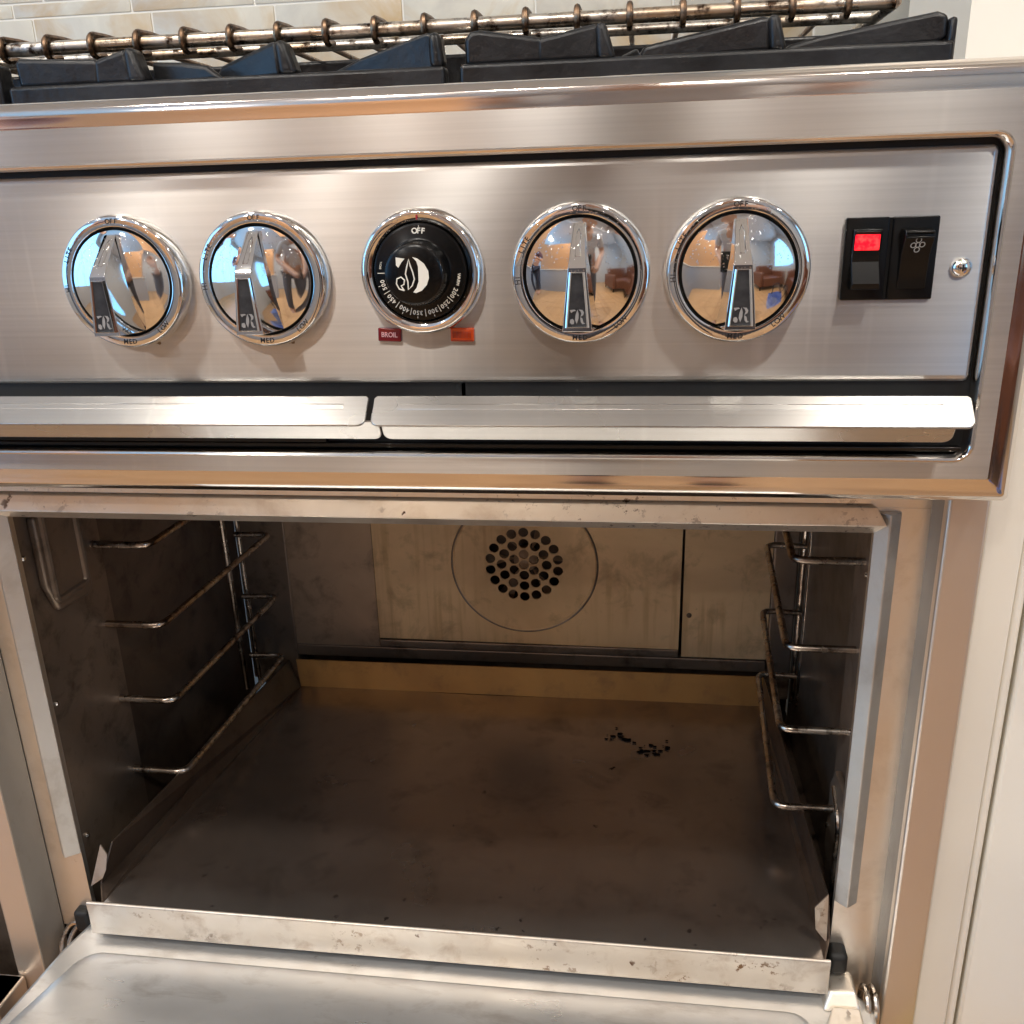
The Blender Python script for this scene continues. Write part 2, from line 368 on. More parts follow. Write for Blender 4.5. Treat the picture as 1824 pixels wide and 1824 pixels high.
def plate_holes(bm, outer, holes, y0, y1, mi=0):
    """plate in XZ with real holes, from y0 (back) to y1 (front)"""
    pts = [Vector(p) for p in outer]; edges = [(i, (i + 1) % len(outer)) for i in range(len(outer))]
    for h in holes:
        s = len(pts); pts += [Vector(p) for p in h]; edges += [(s + i, s + (i + 1) % len(h)) for i in range(len(h))]
    res = delaunay_2d_cdt(pts, edges, [], 0, 1e-7)
    V_, E_, F_ = res[0], res[1], res[2]
    def inside(c, poly):
        k = False; n = len(poly)
        for i in range(n):
            (xa_, za), (xb, zb) = poly[i], poly[(i + 1) % n]
            if (za > c[1]) != (zb > c[1]) and c[0] < (xb - xa_) * (c[1] - za) / (zb - za) + xa_: k = not k
        return k
    f = [bm.verts.new((v.x, y1, v.y)) for v in V_]; b = [bm.verts.new((v.x, y0, v.y)) for v in V_]
    for t in F_:
        c = (sum(V_[i].x for i in t) / len(t), sum(V_[i].y for i in t) / len(t))
        if not inside(c, outer) or any(inside(c, h) for h in holes): continue
        bm.faces.new([f[i] for i in t]).material_index = mi; bm.faces.new([b[i] for i in t][::-1]).material_index = mi
    for loop in [outer] + list(holes):
        idx = [min(range(len(V_)), key=lambda i: (V_[i].x - p[0]) ** 2 + (V_[i].y - p[1]) ** 2) for p in loop]
        for i in range(len(idx)):
            a, c = idx[i], idx[(i + 1) % len(idx)]
            if a != c:
                try: bm.faces.new((f[a], f[c], b[c], b[a])).material_index = mi
                except ValueError: pass
    # drop unused
    for v in [v for v in bm.verts if not v.link_faces]: bm.verts.remove(v)
def circ(cx, cz, r, n=14): return [(cx + r * math.cos(2 * PI * k / n), cz + r * math.sin(2 * PI * k / n)) for k in range(n)]
_txt = {}
def text_mesh(s, size, bold=0.0, depth=.0002, space=1.0, sx=1.0):
    key = (s, size, bold, depth, space, sx)
    if key in _txt: return _txt[key]
    cu = bpy.data.curves.new("lettering", 'FONT'); cu.body = s; cu.size = size; cu.extrude = depth; cu.offset = bold
    cu.align_x = 'CENTER'; cu.align_y = 'CENTER'; cu.space_character = space; cu.resolution_u = 3
    o = bpy.data.objects.new("lettering", cu); COL.objects.link(o)
    dg = bpy.context.evaluated_depsgraph_get(); me = bpy.data.meshes.new_from_object(o.evaluated_get(dg))
    bpy.data.objects.remove(o); bpy.data.curves.remove(cu)
    me.name = "lettering"
    if sx != 1.0: me.transform(Matrix.Diagonal((sx, 1, 1, 1)))
    # FONT lies in XY facing +Z: stand it up in XZ facing -Y
    me.transform(Matrix.Rotation(PI / 2, 4, 'X'))
    _txt[key] = me; return me
def text_into(bm, s, size, cx, cz, y, ang=0.0, bold=0.0, space=1.0, mi=0, tilt=None, sx=1.0):
    me = text_mesh(s, size, bold, .00015, space, sx).copy()
    M_ = Matrix.Translation((cx, y, cz)) @ Matrix.Rotation(-ang, 4, 'Y')
    me.transform(M_); n0 = len(bm.faces); bm.from_mesh(me); bpy.data.meshes.remove(me)
    bm.faces.ensure_lookup_table()
    for f in bm.faces[n0:]: f.material_index = mi
def polar_text(bm, s, size, r, deg, y, out=True, **kw):
    """each letter placed on the arc; out=True -> tops point outward, reads clockwise"""
    step = math.degrees(size * .62 * kw.pop('adv', 1.0) / r); n = len(s)
    for i, ch in enumerate(s):
        off = (i - (n - 1) / 2) * step
        a = deg - off if out else deg + off
        ra = math.radians(a); rot = ra - PI / 2 if out else ra + PI / 2
        if ch != ' ': text_into(bm, ch, size, r * math.cos(ra), r * math.sin(ra), y, rot, **kw)
def thing(name, loc, label, cat, group=None):
    o = bpy.data.objects.new(name, None); COL.objects.link(o); o.location = loc; o.empty_display_size = .05
    o["label"] = label; o["category"] = cat
    if group: o["group"] = group
    return o
def tag(o, label, cat, group=None):
    o["label"] = label; o["category"] = cat
    if group: o["group"] = group
    return o
def structure(o): o["kind"] = "structure"; return o

FLOOR = -.51
# ================================================================== ROOM (seen in the reflections)
def wood_floor_mat():
    m = NT("wood_floor"); v = m.coords((1, .12, 1))
    c = m.mix(m.mapr(m.noise(9.0, v, 5, .6, 1.0), .3, .7, 0, 1), (.50, .30, .15), (.37, .21, .10)); m.setc(c)
    m.setc(.32, "Roughness"); return m.m
WALLP = simple("taupe_wall_paint", (.46, .44, .42), .7)
CEILP = simple("white_ceiling_paint", (.80, .78, .74), .8)
RX0, RX1, RY0, CEIL = -2.6, 3.0, -4.2, 2.0
bm = newbm()
WF = wood_floor_mat()
fl = structure(finish("floor", (lambda b: (box(b, RX0, RX1, RY0, .62, FLOOR - .05, FLOOR - .006), b)[1])(bm), simple("subfloor", (.3, .2, .12), .8)))
plank_me = None
for i in range(20):          # floorboards
    y1 = .0 - i * .21
    if plank_me is None:
        b_ = newbm(); box(b_, RX0, RX1, -.206, 0, -.006, 0); o = finish("floorboard", b_, WF, fl, (0, y1, FLOOR), smooth=0); plank_me = o.data
    else:
        o = bpy.data.objects.new("floorboard", plank_me); COL.objects.link(o); o.parent = fl; o.location = (0, y1, FLOOR)
b_ = newbm(); box(b_, RX0, RX1, RY0, .7, CEIL, CEIL + .05); structure(finish("ceiling", b_, CEILP))
def wall_with_hole(name, axis, c, th, lo, hi, holes, mat):
    b_ = newbm(); outer = [(lo, FLOOR), (hi, FLOOR), (hi, CEIL), (lo, CEIL)]
    plate_holes(b_, outer, [[(a, z0), (b, z0), (b, z1), (a, z1)] for a, b, z0, z1 in holes], c + th, c)
    if axis == 'X':      # plane normal to x : swap
        for v in b_.verts: v.co = Vector((v.co.y, v.co.x, v.co.z))
    return structure(finish(name, b_, mat, smooth=0))
wall_with_hole("wall_left", 'X', RX0 - .1, .1, RY0, .62, [(-3.6, -.9, .05, 1.8)], WALLP)
wall_with_hole("wall_right", 'X', RX1, .1, RY0, .62, [(-3.6, -2.6, .3, 1.7)], WALLP)
wall_with_hole("wall_far", 'Y', RY0 - .1, .1, RX0, RX1, [(-2.2, -.9, .3, 1.75)], WALLP)
SKYG = simple("window_daylight", (.1, .3, .5), .5, emit=((.22, .55, 1.0), 1.35))
WOODT = simple("window_frame_paint", (.75, .73, .70), .5)
def window(a0, a1, z0, z1, axis, c, label):
    ctr = ((a0 + a1) / 2, c, z0) if axis == 'Y' else (c, (a0 + a1) / 2, z0)
    t = thing("window", ctr, label, "window")
    def put(name, boxes, mat):
        b_ = newbm()
        for (p, q, r_, s_, u, w) in boxes:
            if axis == 'Y': box(b_, p, q, r_, s_, u, w)
            else: box(b_, r_, s_, p, q, u, w)
        return finish(name, b_, mat, t, smooth=0)
    put("pane", [(a0, a1, c - .03, c - .02, z0, z1)], SKYG)
    bars = [(a0, a1, c - .015, c + .02, z0 - .04, z0), (a0, a1, c - .015, c + .02, z1, z1 + .04), (a0 - .04, a0, c - .015, c + .02, z0 - .04, z1 + .04), (a1, a1 + .04, c - .015, c + .02, z0 - .04, z1 + .04)]
    n = max(1, round((a1 - a0) / .5))
    for i in range(1, n): x = a0 + (a1 - a0) * i / n; bars.append((x - .02, x + .02, c - .012, c + .012, z0, z1))
    zc = z0 + (z1 - z0) * .55; bars.append((a0, a1, c - .014, c + .010, zc - .015, zc + .015))
    put("frame", bars, WOODT)
window(-3.6, -.9, .05, 1.8, 'X', RX0 - .04, "tall blue daylight window in the left wall, mirrored in the knobs")
window(-3.6, -2.6, .3, 1.7, 'X', RX1 + .04, "daylight window in the right wall near the far corner")
window(-2.2, -.9, .3, 1.75, 'Y', RY0 - .04, "daylight window in the far wall behind the added tan wood dresser")
LAMPE = simple("ceiling_lamp_glow", (.9, .85, .75), .5, emit=((1.0, .94, .86), 123.0))
spot_names = [(-.6, -.8, "leftmost of the ceiling lights in front of the stove"), (.1, -1.75, "ceiling light left of the photographer"), (1.0, -.8, "ceiling light right of the photographer"),
              (-.4, -2.2, "left ceiling light further down the room"), (.6, -2.4, "middle ceiling light further down the room"), (1.9, -1.7, "right ceiling light over the room"),
              (-1.7, -1.5, "far left ceiling light by the window"), (-1.5, -3.3, "ceiling light at the far end of the room, added for brightness"), (1.0, -3.5, "ceiling light near the far wall, added for brightness")]
for x, y, lab in spot_names:  # the two far-end lights are added to brighten the mirrored room
    t = thing("ceiling_light", (x, y, CEIL), "round recessed " + lab, "ceiling light")
    b_ = newbm(); lathe(b_, [(0, 0), (.075, 0)], 24)
    for v in b_.verts: v.co = Vector((v.co.x, v.co.z, v.co.y - .008))
    finish("lamp_disc", b_, LAMPE, t, (x, y, CEIL))
    b_ = newbm()
    rings(b_, [[(.078 * math.cos(a), .078 * math.sin(a), -.002) for a in [2 * PI * k / 24 for k in range(24)]],
               [(.085 * math.cos(a), .085 * math.sin(a), -.012) for a in [2 * PI * k / 24 for k in range(24)]],
               [(.10 * math.cos(a), .10 * math.sin(a), -.001) for a in [2 * PI * k / 24 for k in range(24)]]], [0, 0])
    finish("trim_ring", b_, CEILP, t, (x, y, CEIL))
# unseen dresser, added so the steel mirrors grey and brown bands
t = thing("reflection_dresser", (-.9, -2.6, FLOOR), "unseen dresser, grey base and tan wood top, added for its reflection in the steel", "dresser")
b_ = newbm(); box(b_, -1.8, .0, -3.0, -2.4, FLOOR, .33); finish("base", b_, simple("grey_paint", (.33, .33, .35), .5), t, smooth=0)
b_ = newbm(); box(b_, -1.82, .02, -3.02, -2.38, .331, .36); finish("worktop", b_, simple("pale_stone", (.7, .66, .6), .3), t, bevel=.005)
b_ = newbm(); box(b_, -1.7, -.1, -3.0, -2.7, .361, 1.45); finish("upper_part", b_, simple("tan_wood", (.42, .22, .10), .45), t, bevel=.005)
t = thing("reflection_chair", (1.9, -2.4, FLOOR), "unseen low brown leather armchair, added for the steel to reflect", "armchair")  # chair added behind the camera only for its reflection
LEA = simple("brown_leather", (.14, .05, .025), .45)
for nm, q in (("seat", (1.5, 2.3, -2.8, -2.1, FLOOR + .12, FLOOR + .42)), ("backrest", (1.5, 2.3, -3.0, -2.8, FLOOR + .12, FLOOR + .85)), ("armrest", (1.38, 1.5, -3.0, -2.1, FLOOR + .12, FLOOR + .62)), ("armrest", (2.3, 2.42, -3.0, -2.1, FLOOR + .12, FLOOR + .62))):
    b_ = newbm(); box(b_, *q); finish(nm, b_, LEA, t, bevel=.03)
for lx in (1.43, 2.37):
    for ly in (-2.95, -2.15): b_ = newbm(); box(b_, lx - .02, lx + .02, ly - .02, ly + .02, FLOOR, FLOOR + .125); finish("leg", b_, BLACK, t, smooth=0)

# people : the photographer and a second person, only mirrored in the steel
def skin_body(name, joints, edges, mat, parent, sub=1):
    me = bpy.data.meshes.new(name); me.from_pydata([j[:3] for j in joints], edges, [])
    o = bpy.data.objects.new(name, me); COL.objects.link(o); o.parent = parent; o.location = -parent.location
    md = o.modifiers.new("skin", 'SKIN'); 
    for i, j in enumerate(joints): me.skin_vertices[0].data[i].radius = (j[3], j[3] if len(j) < 5 else j[4])
    me.skin_vertices[0].data[0].use_root = True
    o.modifiers.new("sub", 'SUBSURF').levels = sub; o.modifiers["sub"].render_levels = sub
    dg = bpy.context.evaluated_depsgraph_get(); m2 = bpy.data.meshes.new_from_object(o.evaluated_get(dg))
    o.modifiers.clear(); o.data = m2; m2.materials.clear(); m2.materials.append(mat)
    for p in m2.polygons: p.use_smooth = True
    return o
def person(px, py, face, label, shirt, trousers, skin, hair, phone=None, lean=0.0, h=1.0):
    t = thing("person", (px, py, FLOOR), label, "person")
    fx, fy = math.cos(face), math.sin(face); sx, sy = -fy, fx      # forward, side
    def P(s, f, z, r, r2=None):
        q = (px + sx * s + fx * (f + lean * max(0, z - .9)), py + sy * s + fy * (f + lean * max(0, z - .9)), FLOOR + z * h * (1 - .12 * lean * max(0, z - .9)))
        return q + (r,) if r2 is None else q + (r, r2)
    # skin: head, neck, arms as one body down through the trunk
    J = [P(0, 0, .98, .14), P(0, 0, 1.2, .13), P(0, 0, 1.40, .13), P(0, 0, 1.50, .055), P(0, .02, 1.60, .085), P(0, .03, 1.70, .095), P(0, .02, 1.78, .06)]
    Ed = [(0, 1), (1, 2), (2, 3), (3, 4), (4, 5), (5, 6)]
    if phone:
        hx, hy, hz = phone
        for s in (1, -1):
            J += [P(s * .19, 0, 1.40, .055), P(s * .27, .04, 1.14, .045), (hx + sx * s * .05, hy + sy * s * .05, hz, .03), (hx + sx * s * .02, hy + sy * s * .02, hz + .05, .016)]
            k = len(J) - 4; Ed += [(2, k), (k, k + 1), (k + 1, k + 2), (k + 2, k + 3)]
    else:
        for s in (1, -1):
            J += [P(s * .19, 0, 1.40, .05), P(s * .25, .04, 1.13, .042), P(s * .14, .22, 1.18, .032), P(s * .05, .26, 1.25, .02)]
            k = len(J) - 4; Ed += [(2, k), (k, k + 1), (k + 1, k + 2), (k + 2, k + 3)]
    for s in (1, -1):
        J += [P(s * .1, 0, .9, .09), P(s * .12, .03, .5, .06), P(s * .12, 0, .09, .045), P(s * .12, .13, .04, .035)]
        k = len(J) - 4; Ed += [(0, k), (k, k + 1), (k + 1, k + 2), (k + 2, k + 3)]
    body = skin_body("body", J, Ed, skin, t, 1)
    # clothes: slightly larger shells following the same joints
    T = [P(0, 0, .93, .155), P(0, 0, 1.2, .145), P(0, 0, 1.41, .145), P(0, 0, 1.49, .07)]; TE = [(0, 1), (1, 2), (2, 3)]
    for s in (1, -1):
        T += [P(s * .19, 0, 1.40, .07), P(s * .25, .03, 1.2, .062)]; k = len(T) - 2; TE += [(2, k), (k, k + 1)]
    skin_body("shirt", T, TE, shirt, t, 1)
    L = [P(0, 0, .98, .15)]; LE = []
    for s in (1, -1):
        L += [P(s * .1, 0, .88, .105), P(s * .12, .03, .5, .075), P(s * .12, 0, .12, .062)]; k = len(L) - 3; LE += [(0, k), (k, k + 1), (k + 1, k + 2)]
    skin_body("trousers", L, LE, trousers, t, 1)
    skin_body("hair", [P(0, -.03, 1.66, .09), P(0, -.02, 1.75, .10), P(0, .01, 1.82, .07)], [(0, 1), (1, 2)], hair, t, 1)
    return t
SKIN_ = simple("skin", (.50, .28, .19), .5); HAIR_ = simple("brown_hair", (.05, .03, .02), .6)
person(.43, -1.32, math.radians(92), "photographer in a pale grey shirt bending forward with a phone in both hands",
       simple("grey_shirt", (.48, .47, .50), .8), simple("dark_trousers", (.10, .10, .12), .8), SKIN_, HAIR_, phone=(.42, -.62, .30), lean=.55)
b_ = newbm(); pillow(b_, .345, .425, .285, .435, -.525, -.517, .003, .01)
for v in b_.verts: v.co.y -= .0
tag(finish("phone", b_, simple("phone_black", (.01, .01, .012), .2), smooth=40), "black phone held upright by the photographer", "phone")
person(-1.35, -1.9, math.radians(50), "slim person in a dark top standing on the wood floor far to the left",
       simple("dark_top", (.10, .05, .07), .8), simple("navy_trousers", (.02, .025, .05), .8), SKIN_, HAIR_)
# blue shopping bag on the floor
t = thing("shopping_bag", (1.25, -.95, FLOOR), "blue and white shopping bag standing open on the wood floor", "bag")
b_ = newbm(); L = []
for z, g in ((0, .15), (.18, .165), (.36, .17)): L.append([(x, y, z) for x, y in rr(-g, g, -g * .55, g * .55, .03, 4)])
rings(b_, L, [0, 0], cap_first=0); finish("bag_body", b_, simple("blue_bag", (.05, .16, .62), .5, var=(7, (.6, .65, .8))), t, (1.25, -.95, FLOOR))
b_ = newbm(); tube(b_, rounded([(-.08, -.09, .34), (-.07, -.09, .52), (.07, -.09, .52), (.08, -.09, .34)], .05), .008, 8)
finish("handle", b_, simple("bag_strap", (.02, .02, .03), .6), t, (1.25, -.95, FLOOR))

# ================================================================== BACKSPLASH
YB = .62
b_ = newbm(); box(b_, RX0, .715, YB + .0013, YB + .12, FLOOR, CEIL)
bs = structure(finish("wall_back", b_, GROUT, smooth=0))
def tile_row(z0, z1, x0, w, xa_, xb_):
    x = x0
    while x < xb_:
        a, b = max(x + .0012, xa_), min(x + w - .0012, xb_)
        if b - a > .004:
            t_ = newbm(); pillow(t_, a, b, z0 + .0012, z1 - .0012, YB + .0014, YB, .0006, .0008, n=1, back=False)
            finish("tile", t_, TILE, bs, smooth=30)
        x += w
tile_row(.498, .5675, -.467, .148, -.47, .70)
tile_row(.428, .4985, -.541, .148, -.47, .70)
tile_row(.5675, .5835, -.490, .148, -.49, .70)
tile_row(.5835, .653, -.450, .148, -.47, .70)
# side wall of the niche, tiles with the shade put into their grey, then a cream pilaster
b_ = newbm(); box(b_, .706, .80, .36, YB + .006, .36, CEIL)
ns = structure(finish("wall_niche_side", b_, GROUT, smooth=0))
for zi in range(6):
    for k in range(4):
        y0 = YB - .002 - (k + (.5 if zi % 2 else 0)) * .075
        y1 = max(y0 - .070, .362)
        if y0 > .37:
            t_ = newbm(); box(t_, .700, .706, y1, min(y0, YB - .002), .42 + zi * .04, .42 + zi * .04 + .0365); finish("tile", t_, TILE_SHADED, ns, smooth=0)
b_ = newbm(); box(b_, .600, 1.2, .205, .36, .36, CEIL); structure(finish("wall_pilaster", b_, CREAM, smooth=0))

# ================================================================== CABINET (right)
cab = thing("cabinet", (.9, .0, FLOOR), "cream painted cabinet with a beaded stile standing right beside the steel stove", "cabinet")
b_ = newbm(); box(b_, .578, .5985, .0, .02, FLOOR + .02, .36); finish("stile", b_, CREAM, cab, bevel=.0012)
b_ = newbm(); tube(b_, [(.6017, .0035, FLOOR + .02), (.6017, .0035, .36)], .0028, 12); finish("bead", b_, CREAM, cab)
b_ = newbm(); box(b_, .5986, .6085, .007, .02, FLOOR + .02, .36); finish("groove", b_, CREAMG, cab, smooth=0)
b_ = newbm(); box(b_, .6065, 1.15, .0, .02, FLOOR + .02, .36); finish("door_panel", b_, CREAM, cab, bevel=.0018)
b_ = newbm(); box(b_, .578, 1.2, .021, .61, FLOOR, .36); finish("carcass", b_, CREAM, cab, smooth=0)
b_ = newbm(); box(b_, .578, 1.2, -.02, .61, .361, .392); finish("countertop", b_, simple("pale_counter", (.62, .58, .52), .3), cab, bevel=.003)

# ================================================================== STOVE
rg = thing("stove", (.0, .3, FLOOR), "stainless steel gas stove with chrome knobs and its oven door folded down open", "stove")
TX0, TX1, TZ0, TZ1 = -.65, .5668, .2068, .4012
# trim frame : rolled polished border, brushed face, rolled inner edge
b_ = newbm(); L = []; mis = []
L.append([(x, -.004, z) for x, z in rr(TX0, TX1, TZ0, TZ1, .0025)]); 
for d, y in ((.0, -.0480), (.0002, -.0494), (.0008, -.0508), (.0018, -.0519), (.0028, -.0530), (.0038, -.0542), (.0048, -.0547), (.0080, -.0549), (.0112, -.05508), (.0116, -.05515)):
    L.append([(x, y, z) for x, z in rr(TX0 + d, TX1 - d, TZ0 + d, TZ1 - d, max(.0025 - d * .15, .001))]); mis.append(0)
IX0, IX1, IZ0, IZ1 = -.62, .5437, .2305, .3700
e = .0028
L.append([(x, -.0552, z) for x, z in rr(TX0 + .0125, TX1 - .0125, TZ0 + .0125, TZ1 - .0125, .001)]); mis.append(0)
L.append([(x, -.0552, z) for x, z in rr(IX0 - e, IX1 + e, IZ0 - e, IZ1 + e, .0085)]); mis.append(1)
L.append([(x, -.0558, z) for x, z in rr(IX0 - e + .0008, IX1 + e - .0008, IZ0 - e + .0008, IZ1 + e - .0008, .008)]); mis.append(0)
for t_ in (30, 60, 90):
    a = math.radians(t_); d = .0008 + .002 * math.sin(a); y = -.0558 + .003 * (1 - math.cos(a))
    L.append([(x, y, z) for x, z in rr(IX0 - e + d, IX1 + e - d, IZ0 - e + d, IZ1 + e - d, .0065)]); mis.append(0)
L.append([(x, -.0462, z) for x, z in rr(IX0, IX1, IZ0, IZ1, .006)]); mis.append(0)
rings(b_, L, mis)
finish("front_trim", b_, [POLISH, STEEL], rg, smooth=28)
b_ = newbm(); box(b_, TX0 + .012, .5600, -.0460, -.0420, .214, .392); finish("gap_shade_backing", b_, BLACKM, rg, smooth=0)  # black sheet set close behind the panel so its gaps read as shade
b_ = newbm(); box(b_, IX0 + .001, .5425, -.050, -.0195, .2312, .2336); box(b_, -.30, .23, -.050, -.0195, .2337, .2372)
finish("drawer_rail", b_, simple("dark_rail", (.05, .048, .045), .25, 1.0), rg, bevel=.0005)
GD = simple("greasy_divider", (.05, .035, .025), .4, .8)
for xa2, xb2, ya2 in ((.302, .304, -.046), (.262, .268, -.040)):
    b_ = newbm(); box(b_, xa2, xb2, ya2, -.0195, .2374, .2640); finish("divider", b_, GD, rg, smooth=0)
b_ = newbm(); box(b_, TX0 + .012, .564, -.0145, .60, .205, .3985); finish("cooktop", b_, STEEL, rg, smooth=0)
# control panel
b_ = newbm(); pillow(b_, -.60, .5426, .2648, .3674, -.02, -.0500, .0030, .0032)
cp = finish("control_panel", b_, STEEL, rg, smooth=30)
# pulls of the drip trays
def pull(x0, x1, ux0, ux1, rl, rr_, name="drip_tray_pull"):
    b_ = newbm()
    F0, F1 = Vector((0, -.0655, .2617)), Vector((0, -.0780, .2497))       # face: top edge, bottom edge
    U0, U1 = Vector((0, -.0755, .2512)), Vector((0, -.0700, .2408))       # return underneath
    d = (F1 - F0); n = Vector((0, -d.z, d.y)).normalized()
    if n.y > 0: n = -n
    def plate(A, B, a, b, r0, r1, th, inset_top=0):
        pts = []; D = (B - A); k = D.length; u = D.normalized()
        for (cx, sgn, rad) in ((a, 1, r0), (b, -1, r1)):
            seq = []
            if rad <= 0: seq = [(cx, 0), (cx, k)]
            else:
                seq = [(cx + sgn * inset_top, 0), (cx, min(rad * .35, k * .3))]
                for q in range(6):
                    th_ = math.radians(90 * q / 5); seq.append((cx + sgn * rad * (1 - math.cos(th_)), k - rad + rad * math.sin(th_)))
            pts.append(seq)
        poly = pts[0] + pts[1][::-1]
        nn = Vector((0, -D.z, D.y)).normalized()
        if nn.y > 0: nn = -nn
        P3 = [Vector((x, 0, 0)) + A + u * s for x, s in poly]
        prism(b_, P3, -nn * th)
    plate(F0, F1, x0, x1, rl, rr_, .0013, .0015)
    plate(U0, U1, ux0, ux1, rl, rr_, .0010, 0)
    # web joining back into the tray
    prism(b_, [(x0 + .012, -.0690, .2585), (x0 + .012, -.0715, .2560), (x0 + .012, -.030, .2480), (x0 + .012, -.030, .2500)], (x1 - x0 - .024, 0, 0))
    return finish(name, b_, PULL, rg, bevel=.0006, smooth=30)
pull(-.40, .2598, -.40, .2662, 0, .0042)
pull(.2622, .5385, .2668, .5310, .0042, .0042)

# ---- knobs
KZ = .3170
KX = (.1357, .2081, .3625, .4339)
EMBL = simple("emblem_silver", (.36, .35, .34), .38, metal=.35)
def make_knob(x):
    loc = (x, -.050, KZ)
    b_ = newbm()
    prof = [(.0312, 0), (.0319, .0006), (.0321, .004), (.0318, .010), (.0314, .0130), (.0309, .0145), (.0303, .0151), (.0268, .0155), (.0262, .0152), (.0258, .0140), (.0256, .0100), (.0244, .0100)]
    lathe(b_, prof, 96, mis=[0] * 9 + [1, 1])
    k = finish("burner_knob", b_, [CHROME, BLACKM], rg, loc, smooth=40)
    # domed mirror cap
    b_ = newbm(); prof = [(.0246, .0100), (.0250, .0135), (.0246, .0147)]
    for i in range(1, 15):
        r = .0246 * (1 - i / 14); prof.append((r, .0147 + .0048 * (1 - (r / .0246) ** 2)))
    lathe(b_, prof, 96); finish("mirror_cap", b_, CHROME, k, loc, smooth=50)
    # pointer : tall fin, widest at the bottom, sloping back to a tip at the top
    b_ = newbm()
    secs = [(-.0232, .0090, .0066, .0125, .0345), (-.0150, .0078, .0059, .0125, .0348), (-.004, .0062, .0048, .0125, .0350), (.0042, .0050, .0040, .0125, .0350),
            (.0060, .0046, .0037, .0125, .0340), (.0225, .0030, .0024, .0125, .0172)]
    prev = None
    for z, wb, wf, yb_, yf in secs:
        cur = [b_.verts.new(p) for p in ((-wb, -yb_, z), (-wb * .93, -(yb_ + .006), z), (-wf, -yf, z), (wf, -yf, z), (wb * .93, -(yb_ + .006), z), (wb, -yb_, z))]
        if prev:
            for i in range(5): b_.faces.new((prev[i], prev[i + 1], cur[i + 1], cur[i]))
        else: b_.faces.new(cur)
        prev = cur
    b_.faces.new(prev[::-1])
    finish("pointer", b_, CHROME, k, loc, smooth=20, bevel=.0005, seg=2)
    # black inlay in a raised rim on the front of the pointer
    b_ = newbm()
    def fr(z, w): return (w, z)
    P0 = [(-.0045, -.0208), (.0045, -.0208), (.0027, .0020), (-.0027, .0020)]
    prism(b_, [(x_, -.03535, z_) for x_, z_ in P0], (0, .0006, 0)); finish("inlay", b_, ENAMEL, k, loc, smooth=0)
    b_ = newbm(); tube(b_, [(x_, -.0353, z_) for x_, z_ in [(-.0048, -.0212), (.0048, -.0212), (.0029, .0024), (-.0029, .0024)]], .00065, 6, closed=True)
    finish("rim", b_, CHROME, k, loc)
    # silver emblem : flag stroke, leaf, bowl, curl and leg
    b_ = newbm(); y = -.0356; cx, cz = 0, -.0166; s = .0032
    def poly(pts): prism(b_, [(cx + px_ * s, y, cz + pz * s) for px_, pz in pts], (0, .0004, 0))
    poly([(-1.0, .95), (-.35, 1.0), (-.15, .85), (-.55, .75), (-.8, .55)])
    poly([(.05, 1.0), (.22, .4), (.2, -.2), (-.05, -.95), (-.28, -.4), (-.2, .3)])
    poly([(.2, 1.0), (.7, .95), (.95, .6), (.85, .25), (.45, 0), (.6, .45), (.45, .8)])
    poly([(.45, .0), (.75, -.25), (.85, -.75), (1.1, -.9), (.75, -1.0), (.5, -.7), (.45, -.3)])
    poly([(-.95, -.35), (-.6, -.25), (-.4, -.55), (-.45, -.95), (-.75, -1.0), (-1.0, -.75)])
    finish("emblem", b_, EMBL, k, loc, smooth=0)
    # relief arrow on the sloping top of the pointer
    b_ = newbm()
    def sl(x_, s_): return (x_, -(.0340 + (.0172 - .0340) * s_) - .0002, .0060 + (.0225 - .0060) * s_)
    tube(b_, [sl(-.0011, .18), sl(.0011, .18), sl(.0010, .72), sl(0, .86), sl(-.0010, .72)], .00022, 5, closed=True)
    finish("arrow", b_, CHROME, k, loc)
    # engraved words on the ring
    b_ = newbm(); yr = -.01535
    polar_text(b_, "OFF", .0033, .0286, 90, yr, True, bold=.00004)
    polar_text(b_, "LITE", .0033, .0286, 152, yr, True, bold=.00004)
    polar_text(b_, "HI", .0033, .0286, 184, yr, True, bold=.00004)
    polar_text(b_, "MED", .0033, .0286, -90, yr, False, bold=.00004, adv=1.15)
    polar_text(b_, "LOW", .0033, .0286, -50, yr, False, bold=.00004, adv=1.15)
    finish("lettering", b_, INK, k, loc, smooth=0)
    return k
k0 = make_knob(KX[0])
def low(o): return o * .6 if o <= .0156 else .0094 + (o - .0156) * 1.026
for part in [k0] + list(k0.children):        # shallow skirt, tall pointer
    for v in part.data.vertices: v.co = Vector((v.co.x * 1.014, -low(-v.co.y), v.co.z * 1.014))
for x in KX[1:]:
    c = k0.copy(); COL.objects.link(c); c.parent = rg; c.location = k0.location + Vector((x - KX[0], 0, 0))
    for ch in k0.children:
        d = ch.copy(); COL.objects.link(d); d.parent = c

